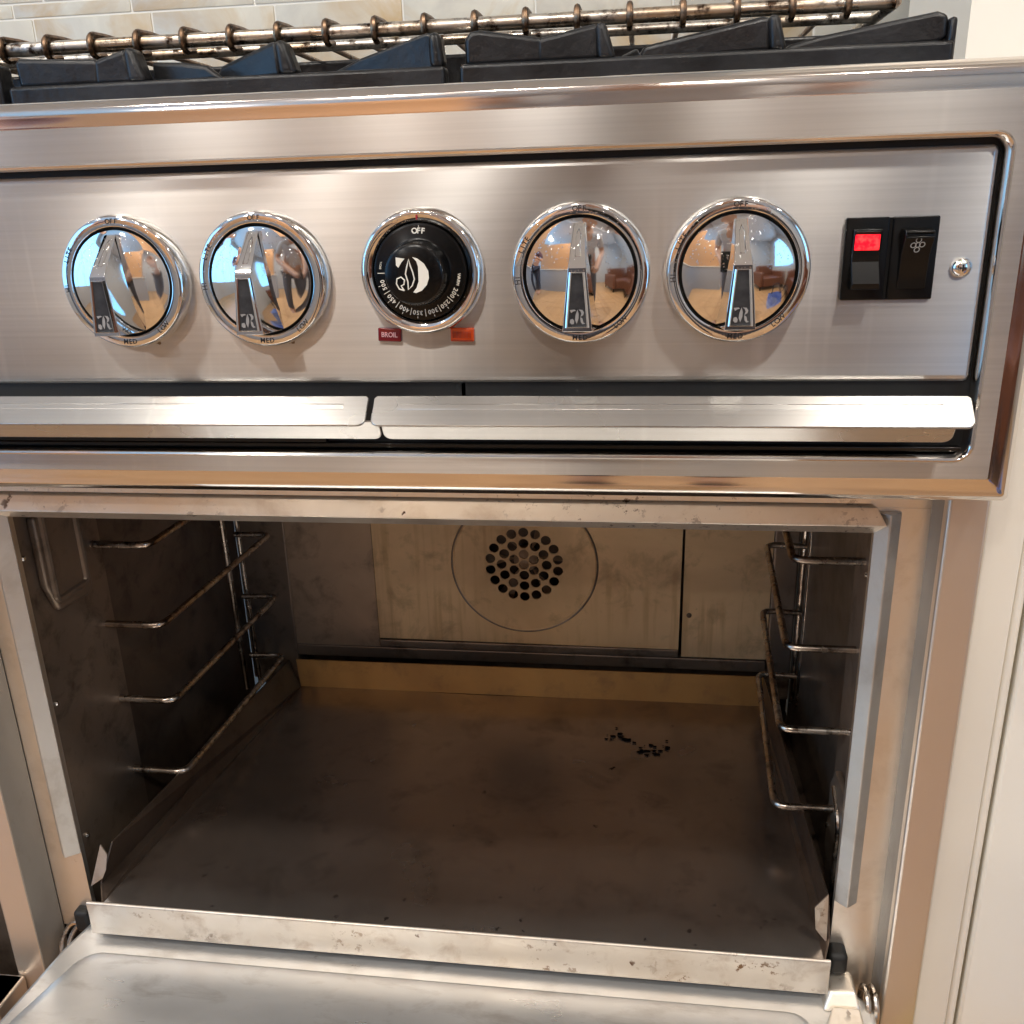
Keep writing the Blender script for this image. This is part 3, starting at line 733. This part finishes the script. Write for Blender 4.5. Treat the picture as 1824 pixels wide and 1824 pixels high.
# ---- thermostat dial
TXc, TZc = .2872, .3193; loc = (TXc, -.050, TZc)
b_ = newbm()
lathe(b_, [(.0288, 0), (.0294, .0006), (.0296, .004), (.0288, .0085), (.0276, .0098), (.0262, .0100), (.0232, .0082), (.0228, .0070), (.0226, .004)], 96, mis=[0] * 8)
td = finish("thermostat_dial", b_, CHROME, rg, loc, smooth=40)
b_ = newbm(); lathe(b_, [(.0224, .003), (.0225, .0085), (.0220, .0094), (.0210, .0097), (.0160, .0102), (.0150, .0106), (.0146, .0125), (.0140, .0205), (.0134, .0222), (.0122, .0229), (0, .0231)], 96)
finish("dial_disc", b_, BLACK, td, loc, smooth=40)
b_ = newbm(); yr = -.01005
polar_text(b_, "OFF", .0036, .0188, 88, yr, True, bold=.0001, adv=.9)
for s_, a in (("200", -31), ("250", -52), ("300", -73), ("350", -96), ("400", -117), ("450", -140), ("500", -163)):
    polar_text(b_, s_, .0029, .0186, a, yr, True, bold=.00006, adv=.95)
polar_text(b_, "WARM", .0020, .0188, -11, yr, True, bold=.00003, adv=1.05)
polar_text(b_, "BROIL", .0013, .0190, 169, yr, True, adv=.9)
def tick(deg, r0, r1, w):
    a = math.radians(deg); c_, s_ = math.cos(a), math.sin(a)
    prism(b_, [(r0 * c_ - w * s_, yr - .0001, r0 * s_ + w * c_), (r1 * c_ - w * s_, yr - .0001, r1 * s_ + w * c_), (r1 * c_ + w * s_, yr - .0001, r1 * s_ - w * c_), (r0 * c_ + w * s_, yr - .0001, r0 * s_ - w * c_)], (0, .0003, 0))
for a in (-41.5, -62.5, -84.5, -106.5, -128.5, -151.5, 180): tick(a, .0170, .0204, .00016)
for a in (88, -31, -52, -73, -96, -117, -140, -163): tick(a, .0204, .0213, .00013)
finish("lettering", b_, WHITE, td, loc, smooth=0)
b_ = newbm(); prism(b_, [(-.00035, -.0100, .0238), (.00035, -.0100, .0238), (.00035, -.0104, .0258), (-.00035, -.0104, .0258)], (0, .0004, 0))
finish("index_mark", b_, REDMARK, td, loc, smooth=0)
# ivory emblem on the cap: flag, outlined leaf, half disc, curl
b_ = newbm(); y = -.0233; s = .0078
def E_(pts, dx=0): prism(b_, [(p_ * s - .0003, y, q * s) for p_, q in pts], (0, .0003, 0))
E_([(-.95, 1.0), (-.42, .92), (-.62, .72), (-.82, .42), (-.95, .55)])
half = [(.05, 1.0), (.36, .9), (.72, .62), (.95, .2), (.97, -.2), (.82, -.6), (.5, -.92), (.15, -1.05), (-.02, -1.0), (.2, -.75), (.34, -.4), (.36, .45), (.28, .75)]
E_(half)
def outl(pts, w): tube(b_, [(p_ * s - .0003, y + .0001, q * s) for p_, q in pts], w, 6, closed=True)
outl([(-.18, .88), (-.30, .5), (-.42, .05), (-.30, -.4), (-.30, -.85), (-.05, -.62), (.10, -.25), (.02, .15), (-.10, .5)], .00034)
tube(b_, [(p_ * s - .0003, y + .0001, q * s) for p_, q in [(-.55, -.9), (-.85, -.8), (-1.0, -.5), (-.95, -.22), (-.7, -.12), (-.5, -.3), (-.55, -.55), (-.72, -.62), (-.62, -.8), (-.55, -.9)]], .00034, 6)
finish("emblem", b_, WHITE, td, loc, smooth=0)

GREASE = simple("brown_grease", (.16, .09, .04), .45, var=(300, (.30, .20, .11)))
for gx, gz, n_ in ((.1425, .2868, 9), (.2135, .2862, 8), (.2600, .2600, 0)):
    rnd_ = random.Random(int(gx * 1e4)); 
    if not n_: continue
    b_ = newbm()
    for k in range(n_ * 2):
        cx, cz, rad = gx + rnd_.gauss(0, .0026), gz + abs(rnd_.gauss(0, .0008)) - .0008, rnd_.uniform(.0003, .0011)
        vs = [b_.verts.new((cx + rad * 1.3 * math.cos(q) * rnd_.uniform(.6, 1.2), -.0501, cz + rad * math.sin(q) * rnd_.uniform(.6, 1.2))) for q in [2 * PI * i / 9 for i in range(9)]]
        ce = b_.verts.new((cx, -.0504, cz))
        for i in range(9): b_.faces.new((vs[i], vs[(i + 1) % 9], ce))
    gr_ = finish("grease_spots", b_, GREASE, rg, smooth=40); gr_["kind"] = "stuff"
# ---- indicator lenses
def lens(name, x, z, mat, txt, w=.0058, h=.0033, rot=0):
    b_ = newbm(); pillow(b_, -w, w, -h, h, 0, -.0026, .0006, .0006); 
    o = finish(name, b_, mat, rg, (x, -.0500, z)); o.rotation_euler = (0, rot, 0)
    if txt == "ribs":
        b_ = newbm()
        for i in range(13): box(b_, -.0042 + i * .0007 - .0001, -.0042 + i * .0007 + .0001, -.0029, -.0025, -.0016, .0016)
        box(b_, -w + .0005, w - .0005, -.00275, -.0025, -h + .0006, -h + .0009)
        q = finish("rib", b_, simple("amber_rib", (.18, .008, .002), .4), o, (x, -.0500, z), smooth=0)
    else:
        b_ = newbm(); text_into(b_, txt, .0034, 0, 0, -.0028, 0, bold=.00004, sx=.88); q = finish("lettering", b_, simple("pink_print", (.75, .42, .42), .5), o, (x, -.0500, z), smooth=0)
lens("indicator_light", .2684, .2893, RED_LENS, "BROIL", rot=.04)
lens("indicator_light", .3047, .2890, AMBER, "ribs", rot=.02)

# ---- rocker switches
b_ = newbm(); pillow(b_, .4806, .4993, .3028, .3388, -.05, -.0520, .0006, .0008); pillow(b_, .5007, .5204, .3028, .3388, -.05, -.0520, .0006, .0008)
box(b_, .4990, .5010, -.0512, -.05, .3028, .3385)
sp = finish("switch_housing", b_, BLACK, rg, smooth=30)
def rocker(xc, up_, name="rocker_switch"):
    b_ = newbm(); w = .0062; hz = .0132; z0 = .3208
    # side profile: pressed at one end, proud at the other
    if up_: pr = [(-.0510, -hz), (-.0575, -hz + .0004), (-.0580, -hz + .003), (-.0530, -.001), (-.0540, hz - .003), (-.0538, hz), (-.0510, hz)]
    else: pr = [(-.0510, -hz), (-.0528, -hz), (-.0530, -hz + .004), (-.0545, .002), (-.0590, hz - .0035), (-.0585, hz - .0012), (-.0545, hz), (-.0510, hz)]
    extrx(b_, [(y_, z0 + z_) for y_, z_ in pr], xc - w, xc + w)
    return finish(name, b_, BLACK, rg, smooth=30, bevel=.0005)
r1 = rocker(.4900, True)
b_ = newbm(); prism(b_, [(.4846, -.0544, .3248), (.4952, -.0544, .3248), (.4952, -.0549, .3316), (.4846, -.0549, .3316)], (0, .0012, 0)); finish("lit_lens", b_, LITRED, r1, smooth=0, bevel=.0003)
b_ = newbm(); box(b_, .4842, .4956, -.0556, -.0535, .3322, .3332); finish("ridge", b_, BLACK, r1, bevel=.0004)
r2 = rocker(.5108, False)
b_ = newbm()
for k in range(4):
    a = PI / 2 * k + .06; cx, cz = .0018 * math.cos(a), .0021 * math.sin(a)
    loop = [(.5106 + cx + .0011 * math.cos(q) * (1 if k % 2 else 1.0), -.0571, .3268 + cz + .00105 * math.sin(q)) for q in [2 * PI * i / 12 for i in range(12)]]
    tube(b_, loop, .00022, 5, closed=True)
tube(b_, [(.5106 + .0010 * math.cos(q), -.0571, .3268 + .0010 * math.sin(q)) for q in [2 * PI * i / 10 for i in range(10)]], .00018, 5, closed=True)
for v in b_.verts: v.co.y += (.3268 - v.co.z) * .6
finish("fan_symbol", b_, simple("grey_print", (.42, .41, .38), .5), r2, smooth=0)

b_ = newbm(); box(b_, .5050, .5166, -.0598, -.0575, .3318, .3327); finish("ridge", b_, BLACK, r2, bevel=.0004)
b_ = newbm(); box(b_, .5050, .5166, -.0602, -.0580, .3296, .3306); finish("ridge", b_, BLACK, r2, bevel=.0004)
# ---- screw
b_ = newbm(); lathe(b_, [(.0044, 0), (.0045, .0006), (.0040, .0016), (.0030, .0024), (.0016, .0029), (0, .0030)], 32); sc = finish("panel_screw", b_, CHROME, rg, (.5320, -.050, .3163), smooth=60)
b_ = newbm(); box(b_, -.0015, .0015, -.0031, -.0027, -.00035, .00035); box(b_, -.00035, .00035, -.00312, -.0027, -.0015, .0015); finish("cross_slot", b_, BLACKM, sc, (.5320, -.050, .3163), smooth=0)

# ================================================================== OVEN FRONT
# frame: flange around the opening, jambs, body strips
b_ = newbm()
box(b_, -.0265, .0, 0, .004, -.150, .1720); box(b_, .5202, .5490, 0, .004, -.185, .1860); box(b_, -.04, .5490, .0005, .004, .1722, .2060)
finish("oven_frame", b_, FRAME, rg, smooth=0)
b_ = newbm(); prism(b_, [(-.0265, -.001, -.50), (-.0335, -.020, -.50), (-.0345, -.020, -.50), (-.0290, .003, -.50)], (0, 0, .705))
finish("jamb", b_, JAMB, rg, smooth=0)
b_ = newbm(); prism(b_, [(.5490, .0035, -.50), (.5488, -.0005, -.50), (.5512, -.0175, -.50), (.5525, -.0175, -.50), (.5525, .0035, -.50)], (0, 0, .705))
finish("jamb", b_, JAMB, rg, smooth=0)
b_ = newbm(); box(b_, .5506, .5713, -.0200, .0, FLOOR + .05, .2060); finish("body_strip", b_, STRIP, rg, bevel=.0018, seg=3)
b_ = newbm(); box(b_, -.0572, -.0335, -.0200, .0, FLOOR + .05, .2060); finish("body_strip", b_, STRIP, rg, bevel=.0016, seg=3)
SIDE = simple("body_side_steel", (.16, .16, .16), .5, 1.0)
for q in ((.5715, .577, .0, .3, FLOOR + .05, .36), (-.0570, -.0340, .001, .3, FLOOR + .05, .2)):
    b_ = newbm(); box(b_, *q); finish("body_side", b_, SIDE, rg, smooth=0)
# lintel strip with mitred, pointed ends
b_ = newbm()
def cutR(y, z):
    return {.1885: .5178, .1785: .5246, .1716: .5158}.get(round(z, 4), .52) if y < .0005 else .52
extrx(b_, [(.0002, .1885), (-.0035, .1875), (-.0095, .1785), (-.0004, .1716), (.0005, .1716)], -.012, .52, cut1=cutR)
finish("lintel_strip", b_, FRAMEL, rg, smooth=0, bevel=.0005)
b_ = newbm(); box(b_, -.012, .5165, -.0018, .0003, .1890, .2062); finish("lintel_plate", b_, FRAMEL, rg, smooth=0)
# side bead strips
def vstrip(xs, z0, z1, mat, inn):
    b_ = newbm(); prism(b_, [(xs[0], -.0003, z0), (xs[1], -.0062, z0), (xs[1] + (.0008 if xs[2] > xs[1] else -.0008), -.0064, z0), (xs[2], -.0012, z0), (xs[2], .0003, z0)], (0, 0, z1 - z0))
    return finish("bead_strip", b_, mat, rg, smooth=0, bevel=.0004)
BEAD = baked("bead_strip_steel", (.58, .545, .50), (.50, .46, .41), (.36, .30, .25), .8, .36, 6)
vstrip((.5200, .5262, .5335), -.0790, .1840, BEAD, 1)
vstrip((.0000, -.0085, -.0143), -.0840, .1745, BEAD, 1)

# ================================================================== OVEN CAVITY
b_ = newbm()
box(b_, -.019, -.0152, .105, .336, -.16, .20); finish("side_wall", b_, LINER, rg, smooth=0)
b_ = newbm(); box(b_, -.019, -.0120, .0042, .1065, -.16, .20); finish("side_plate", b_, LINER2, rg, smooth=0)
b_ = newbm(); box(b_, .5445, .549, .118, .336, -.16, .20); finish("side_wall", b_, LINER, rg, smooth=0)
b_ = newbm(); box(b_, .5420, .549, .0042, .1195, -.19, .20); finish("side_plate", b_, LINER2, rg, smooth=0)
b_ = newbm(); box(b_, -.019, .549, .0042, .336, .200, .204); finish("roof", b_, LINER, rg, smooth=0)
b_ = newbm(); box(b_, -.019, .549, .006, .40, -.166, -.162); finish("cavity_floor", b_, LINER, rg, smooth=0)
b_ = newbm(); box(b_, -.019, .549, .370, .374, -.162, .20); finish("rear_wall", b_, LINER, rg, smooth=0)
for xa2, xb2 in ((-.0152, .038), (.5205, .5445)):
    b_ = newbm(); box(b_, xa2, xb2, .336, .368, -.13, .20); finish("corner_post", b_, LINER2, rg, smooth=0, bevel=.002)
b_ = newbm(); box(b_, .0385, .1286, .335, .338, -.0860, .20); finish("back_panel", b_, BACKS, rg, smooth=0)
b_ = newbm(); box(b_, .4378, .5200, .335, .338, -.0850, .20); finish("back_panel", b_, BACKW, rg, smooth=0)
b_ = newbm(); box(b_, .0385, .5200, .334, .345, -.0990, -.0865); finish("back_ledge", b_, LINER2, rg, smooth=0, bevel=.001)
b_ = newbm(); box(b_, .1297, .4345, .331, .3345, -.0845, -.0762); finish("back_ledge", b_, LINER2, rg, smooth=0, bevel=.001)
# fan panel with punched holes and an embossed ring
FX, FZ = .2823, .0105
holes = [circ(FX, FZ, .0050)]
for n_, rad, ph in ((6, .0112, 0), (12, .0224, 0), (18, .0340, 0)):
    for k in range(n_):
        a = math.radians(90 + ph + 360 * k / n_); holes.append(circ(FX + rad * math.cos(a), FZ + rad * math.sin(a), .0050))
b_ = newbm(); outer = [(.1297, -.0750), (.4345, -.0762), (.4362, .19), (.1297, .19)]
plate_holes(b_, outer, holes, .3348, .3330)
fp = finish("fan_cover", b_, BACKW, rg, smooth=0)
b_ = newbm(); ring = [(FX + .0705 * math.cos(q), .3332, FZ + .0705 * math.sin(q)) for q in [2 * PI * i / 96 for i in range(96)]]
tube(b_, ring, .0011, 8, closed=True); finish("embossed_ring", b_, BACKW, fp)
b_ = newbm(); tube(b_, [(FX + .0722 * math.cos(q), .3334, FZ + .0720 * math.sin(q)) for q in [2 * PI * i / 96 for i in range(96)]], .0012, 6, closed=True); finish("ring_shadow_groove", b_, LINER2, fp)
b_ = newbm()
for k in range(6):
    a = 2 * PI * k / 6; c_, s_ = math.cos(a), math.sin(a)
    prism(b_, [(FX + .010 * c_, .350, FZ + .010 * s_), (FX + .050 * c_ - .012 * s_, .345, FZ + .050 * s_ + .012 * c_), (FX + .052 * c_ + .006 * s_, .356, FZ + .052 * s_ - .006 * c_)], (0, .0015, 0))
lathe(b_, [(.012, -.358), (.012, -.346), (.006, -.343), (0, -.342)], 20, (FX, 0, FZ))
finish("fan_blade", b_, BACKS, rg, smooth=30)
b_ = newbm(); lathe(b_, [(.0026, 0), (.0022, .0012), (0, .0018)], 14); finish("panel_screw", b_, LINER, rg, (.4440, .3349, -.0395))
# rack guides
WL, WR, YF, YK = .0326, .4957, .0957, .2972
GZ = (.1163, .0507, -.0145, -.0800)
def guide(side, z):
    b_ = newbm()
    if side < 0: pts = [(-.0165, YF, z), (WL, YF, z), (WL + .0065, YK, z), (.004, YK - .003, z)]
    else: pts = [(.5455, YF, z), (WR, YF, z), (WR + .0120, YK, z), (.5425, YK - .003, z)]
    tube(b_, rounded(pts, .010, 6), .0027, 12)
    return finish("rack_guide", b_, GUIDE, rg)
for z in GZ: guide(-1, z)
for z in GZ: guide(1, z)
for xs, zz in (((-.002, .0075), -.116), ((.5495 - .004, .5415), -.112)):
    for i, x in enumerate(xs):
        b_ = newbm(); tube(b_, [(x, .290 + (.012 if i else 0), zz), (x - (.005 if x < .1 else -.0006), .290 + (.012 if i else 0), .19)], .0026 if not i else .0020, 10); finish("guide_post", b_, GUIDE, rg)
# lamp cover at the left, burner-probe cover at the right
b_ = newbm(); prism(b_, [(-.0119, .030, .160), (-.0119, .080, .160), (-.0119, .080, .090), (-.0119, .072, .085), (-.0119, .039, .0885), (-.0119, .030, .110)], (.006, 0, 0))
lc = finish("lamp_cover", b_, LINER2, rg, bevel=.0022, seg=3)
b_ = newbm(); tube(b_, rounded([(-.0058, .037, .165), (-.0058, .037, .096), (-.0058, .073, .096), (-.0058, .073, .165)], .006), .0026, 8); finish("cover_rib", b_, LINER2, lc)
b_ = newbm(); prism(b_, [(.5418, .020, -.048), (.5418, .098, -.048), (.5418, .110, -.066), (.5418, .110, -.12), (.5418, .090, -.155), (.5418, .020, -.155)], (-.0045, 0, 0))
pc = finish("probe_cover", b_, LINER2, rg, bevel=.0015, seg=3)
b_ = newbm(); tube(b_, rounded([(.5368, .095, -.060), (.5368, .072, -.075), (.5368, .072, -.15)], .01), .0020, 8); finish("cover_rib", b_, GUIDE, pc)
for (x, y, z, s_) in ((-.0119, .020, .1348, 1), (-.0119, .0225, .0242, 1), (-.0119, .0246, -.0887, 1), (.5419, .0858, .1105, -1), (.5419, .084, -.0066, -1), (.5372, .105, -.101, -1)):
    b_ = newbm(); lathe(b_, [(.0021, 0), (.0020, .001), (.0012, .0018), (0, .002)], 12)
    for v in b_.verts: v.co = Vector((-v.co.y * s_, v.co.x, v.co.z))
    finish("liner_screw", b_, CHROME, rg, (x, y, z))

# ================================================================== OVEN DOOR (folded down)
b_ = newbm()
DZ = -.1405
prism(b_, [(-.0010, -.004, DZ), (.016, .004, DZ), (.512, .004, DZ), (.526, -.002, DZ), (.5450, -.020, DZ), (.5450, -.40, DZ), (-.052, -.40, DZ), (-.0130, -.098, DZ), (-.0065, -.030, DZ)], (0, 0, -.030))
dr = finish("oven_door", b_, DOORM, rg, bevel=.004, seg=3)
b_ = newbm()
L = []
for d, z in ((0, DZ - .0005), (.0025, DZ + .0022), (.0045, DZ + .0032), (.010, DZ + .0036)):
    L.append([(x + (-.0 if x > .2 else -(-.032 - y) * .28), y, z) for x, y in rr(.0135 + d, .504 - d, -.38 + d, -.0315 - d, .012, 5)])
rings(b_, L, [0, 0, 0], cap_last=0)
finish("door_inner_panel", b_, DOORM, dr, smooth=60)
b_ = newbm(); prism(b_, [(.5125, -.030, DZ + .0005), (.5175, -.0225, DZ + .010), (.5330, -.0225, DZ + .011), (.5365, -.030, DZ + .0005)], (0, .017, 0)); prism(b_, [(.5100, -.045, DZ + .0006), (.5180, -.030, DZ + .0065), (.5345, -.030, DZ + .0065), (.5360, -.048, DZ + .0006)], (0, 0, -.004))
finish("hinge_bracket", b_, FRAMEL, dr, bevel=.0015, seg=3)
b_ = newbm(); box(b_, .5175, .5300, -.012, .0035, -.1290, -.1125); hs = finish("hinge_slot", b_, BLACKM, rg, bevel=.004, seg=3)
for dx in (.0035, .0085):
    b_ = newbm(); tube(b_, [(.5375 + dx - .0035 + .0035 * math.cos(0), -.0165 + .0105 * math.cos(q), -.1460 + .0125 * math.sin(q)) for q in [2 * PI * i / 20 for i in range(20)]], .0019, 8, closed=True); finish("hinge_spring", b_, GUIDE, rg)
b_ = newbm(); box(b_, -.012, .0, -.008, .0035, -.1490, -.1310); finish("hinge_slot", b_, BLACKM, rg, bevel=.003, seg=3)
for dx in (0, .006):
    b_ = newbm(); tube(b_, rounded([(-.0245 + dx, -.018, -.182), (-.0240 + dx, -.008, -.155), (-.0180 + dx, -.003, -.1455), (-.010 + dx, -.003, -.1440)], .008, 5), .0019, 8); finish("hinge_arm", b_, GUIDE, rg)
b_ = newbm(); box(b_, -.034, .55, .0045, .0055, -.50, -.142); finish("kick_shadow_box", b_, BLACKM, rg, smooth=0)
# small second oven at the far left
b_ = newbm(); box(b_, -.55, -.0576, .015, .020, FLOOR + .05, .2050); finish("small_oven_cavity", b_, LINER, rg, smooth=0)
b_ = newbm(); box(b_, -.45, -.0505, -.052, -.0205, FLOOR + .06, -.1805); finish("small_oven_door", b_, STRIP, rg, bevel=.0018, seg=3)
b_ = newbm(); tube(b_, [(-.070, .000, -.176), (-.069, .004, -.08)], .003, 8); finish("small_oven_hinge", b_, GUIDE, rg)

# ================================================================== TRAY on the oven floor
RIMS = baked("tray_rim_steel", (.15, .11, .085), (.10, .075, .058), (.05, .035, .025), .8, .32, 7)
tr = thing("oven_tray", (.265, .14, -.1075), "heat-browned steel tray with a spotted bright front lip lying on the oven floor", "oven tray")
y0, y1 = -.0195, .2972
xl0, xl1, xr0, xr1 = .0235, .0555, .5125, .5115
NX, NY = 40, 26; b_ = newbm()
grid = []
for j in range(NY + 1):
    v_ = j / NY; row = []
    for i in range(NX + 1):
        u = i / NX; x = (xl0 + (xl1 - xl0) * v_) * (1 - u) + (xr0 + (xr1 - xr0) * v_) * u; y = y0 + (y1 - y0 - .006) * v_
        z = -.1090 + .0012 * math.sin(u * PI) * math.sin(v_ * PI) + .0006 * math.sin(u * 9 + 1) * math.sin(v_ * 7) - .0028 * v_
        row.append(b_.verts.new((x, y, z)))
    grid.append(row)
for j in range(NY):
    for i in range(NX): b_.faces.new((grid[j][i], grid[j][i + 1], grid[j + 1][i + 1], grid[j + 1][i]))
finish("pan", b_, TRAYF, tr, smooth=60)
b_ = newbm(); prism(b_, [(.0556, .2912, -.1118), (.5115, .2912, -.1118), (.5135, .2972, -.0838), (.0510, .2972, -.0846)], (0, .0012, 0)); finish("back_rim", b_, TRAYB, tr, smooth=0)
b_ = newbm(); prism(b_, [(.0235, y0, -.1092), (.0555, .2912, -.1118), (.0450, .2950, -.0843), (.0205, .008, -.0790), (.0140, -.004, -.1060)], (-.0010, 0, 0)); finish("side_rim", b_, RIMS, tr, smooth=0)
b_ = newbm(); prism(b_, [(.5125, y0, -.1092), (.5115, .2912, -.1118), (.5135, .2950, -.0838), (.5165, .004, -.0790), (.5180, -.004, -.1060)], (.0010, 0, 0)); finish("side_rim", b_, RIMS, tr, smooth=0)
b_ = newbm(); prism(b_, [(.0198, -.0050, -.0715), (.0245, -.0065, -.0785), (.0215, -.0070, -.0915), (.0169, -.0060, -.0999), (.0050, -.0040, -.1095)], (0, .0009, 0)); finish("corner_flap", b_, TRAYL, tr, smooth=0)
b_ = newbm(); prism(b_, [(.5150, -.0050, -.0707), (.5072, -.0060, -.0807), (.5088, -.0065, -.0972), (.5168, -.0050, -.1088)], (0, .0009, 0)); finish("corner_flap", b_, TRAYL, tr, smooth=0)
# front lip : rounded top bead then a face hanging down
b_ = newbm()
prof = [(-.0185, -.1092)]
for q in range(0, 7): a = math.radians(90 + 15 * q); prof.append((-.0197 + .0016 * math.cos(a), -.1098 + .0016 * math.sin(a)))
prof += [(-.0208, -.1185), (-.0212, -.1345), (-.0203, -.1356), (-.0190, -.1350), (-.0188, -.1105)]
extrx(b_, prof, .0118, .5165)
finish("front_lip", b_, TRAYL, tr, smooth=35)
CHAR = simple("charred_food", (.004, .003, .003), .95); CHAR.node_tree.nodes["Principled BSDF"].inputs["Specular IOR Level"].default_value = 0.0
# burnt-on residue, right rear of the tray
b_ = newbm(); rnd = random.Random(3)
for k in range(46):
    u = rnd.random(); cx = .368 + .058 * u + rnd.gauss(0, .002); cy = .214 + .012 * math.sin(u * 7) + rnd.gauss(0, .005); rad = rnd.uniform(.0006, .0032)
    vs = [b_.verts.new((cx + rad * (1 + rnd.uniform(-.4, .4)) * math.cos(q), cy + rad * .7 * (1 + rnd.uniform(-.4, .4)) * math.sin(q), -.1102)) for q in [2 * PI * i / 8 for i in range(8)]]
    ce = b_.verts.new((cx, cy, -.1101))
    for i in range(8): b_.faces.new((vs[i], vs[(i + 1) % 8], ce))
tag(finish("burnt_residue", b_, CHAR, smooth=40), "patch of black burnt-on residue on the right rear of the oven tray", "food residue")

# ================================================================== BURNER GRATES
def wedge(parent, pts, th=.006, dx=0.0, dy=.0, name="grate_finger"):
    """plate of cast iron: pts are (x, z) at the front; right end may recede by dy"""
    b_ = newbm(); xs = [p[0] for p in pts]; xa_, xb_ = min(xs), max(xs)
    P3 = [(x, -.020 + dy * (xb_ - x) / max(xb_ - xa_, 1e-5), z) for x, z in pts]
    prism(b_, P3, (.0, th, 0)); return finish(name, b_, IRON, parent, bevel=.0024, seg=4)
def post(parent, x0, x1, xt0, xt1, zt, zb=.411):
    b_ = newbm(); prism(b_, [(x0, -.0235, zb), (x1, -.0235, zb), (xt1, -.0225, zt), (xt0, -.0225, zt)], (0, .012, 0)); return finish("grate_post", b_, IRON, parent, bevel=.0030, seg=4)
def bar(parent, x0, x1, z0, z1, y=-.024, d=.012):
    b_ = newbm(); box(b_, x0, x1, y, y + d, z0, z1); return finish("grate_bar", b_, IRON, parent, bevel=.002, seg=3)
g1 = thing("burner_grate", (.18, .1, .399), "left black cast-iron burner grate under the browned oven rack", "burner grate", "cast-iron burner grates on the stove top")
bar(g1, .0705, .2965, .399, .4118)
wedge(g1, [(.0745, .4110), (.0735, .4235), (.0765, .4252), (.1195, .4228), (.1190, .4110)])
wedge(g1, [(.1160, .4110), (.1165, .4225), (.1345, .4270), (.1370, .4105)])
post(g1, .1355, .1450, .1340, .1395, .4272)
wedge(g1, [(.1430, .4105), (.1420, .4220), (.1605, .4205), (.1750, .4180), (.1850, .4105)], dy=.010)
wedge(g1, [(.1700, .4105), (.1780, .4190), (.2100, .4268), (.2130, .4268), (.2140, .4105)], dy=.016)
post(g1, .2140, .2235, .2120, .2180, .4268)
wedge(g1, [(.2240, .4105), (.2330, .4135), (.2500, .4190), (.2870, .4270), (.2910, .4262), (.2935, .4105)], dy=.022)
post(g1, .2890, .2962, .2885, .2945, .4266)
for x in (.10, .18, .26): 
    b_ = newbm(); prism(b_, [(x, .0, .404), (x, .0, .421), (x, .16, .424), (x, .24, .404)], (.006, 0, 0)); finish("grate_rib", b_, IRON, g1, bevel=.0016)
bar(g1, .0705, .2965, .399, .4262, y=.045)
bar(g1, .0705, .2965, .399, .4200, y=.20)
g0 = thing("burner_grate", (-.05, .1, .399), "burner grate at the far left, only its black end bar showing at the photo's edge", "burner grate", "cast-iron burner grates on the stove top")
bar(g0, -.16, .0672, .399, .4225)
bar(g0, -.16, .0672, .399, .4262, y=.045)
g2 = thing("burner_grate", (.41, .1, .399), "right black cast-iron burner grate ending near the cream wall", "burner grate", "cast-iron burner grates on the stove top")
bar(g2, .3035, .5262, .399, .4120)
wedge(g2, [(.3060, .4110), (.3055, .4230), (.3085, .4262), (.3130, .4268), (.3430, .4222), (.3435, .4110)])
wedge(g2, [(.3400, .4110), (.3400, .4218), (.3670, .4268), (.3700, .4260), (.3705, .4110)])
post(g2, .3690, .3775, .3675, .3725, .4268)
wedge(g2, [(.3740, .4105), (.3800, .4155), (.3870, .4165), (.3900, .4105)], dy=.03)
wedge(g2, [(.3860, .4105), (.3900, .4180), (.4430, .4262), (.4470, .4258), (.4480, .4110)], dy=.012)
post(g2, .4470, .4545, .4455, .4505, .4262)
wedge(g2, [(.4540, .4110), (.4560, .4150), (.4700, .4180), (.5190, .4245), (.5235, .4228), (.5240, .4135), (.5190, .4110)], dy=.012)
b_ = newbm(); box(b_, .5235, .5270, -.022, .20, .400, .4215); finish("grate_bar", b_, IRON, g2, bevel=.0015, seg=2)
for x in (.33, .41, .48):
    b_ = newbm(); prism(b_, [(x, .0, .404), (x, .0, .420), (x, .16, .424), (x, .24, .404)], (.006, 0, 0)); finish("grate_rib", b_, IRON, g2, bevel=.0016)

bar(g2, .3035, .5262, .399, .4262, y=.045)
bar(g2, .3035, .5262, .399, .4200, y=.20)
# ================================================================== OVEN RACK lying on the grates
rk = thing("oven_rack", (.27, .1, .4285), "heat-browned chrome oven rack lying across both burner grates", "oven rack")
ZR = .4322
b_ = newbm(); tube(b_, [(.020, .0, ZR), (.30, .0, ZR), (.5045, .0, ZR)], .0034, 16); finish("rail", b_, RAIL, rk)
b_ = newbm(); tube(b_, [(.020, .036, ZR - .0005), (.5045, .036, ZR - .0005)], .0026, 14); finish("rail", b_, RAIL, rk)
b_ = newbm(); tube(b_, [(.020, .30, ZR), (.5045, .30, ZR)], .0031, 12); finish("rail", b_, RAIL, rk)
for x in (.022, .5045):
    b_ = newbm(); tube(b_, rounded([(x, .0, ZR), (x, .15, ZR - .0004), (x, .30, ZR)], .01), .0031, 12); finish("end_rail", b_, RAIL, rk)
rung0 = None
for i in range(-1, 18):
    x = .0579 + .02502 * i
    if rung0 is None:
        b_ = newbm(); r_ = .0051
        pts = [(0, .30, ZR + .0062)]
        pts += [(0, .012, ZR + .0058)]
        for q in range(0, 9):
            a = math.radians(90 + 26 * q); pts.append((0, r_ * math.cos(a), ZR + r_ * math.sin(a)))
        pts += [(0, .0085, ZR - .0036)]
        tube(b_, pts, .0016, 8)
        rung0 = finish("rung", b_, RUNG, rk); rung0.location.x += x
        base = rung0.location.x - x
    else:
        o = rung0.copy(); COL.objects.link(o); o.parent = rk; o.location.x = base + x
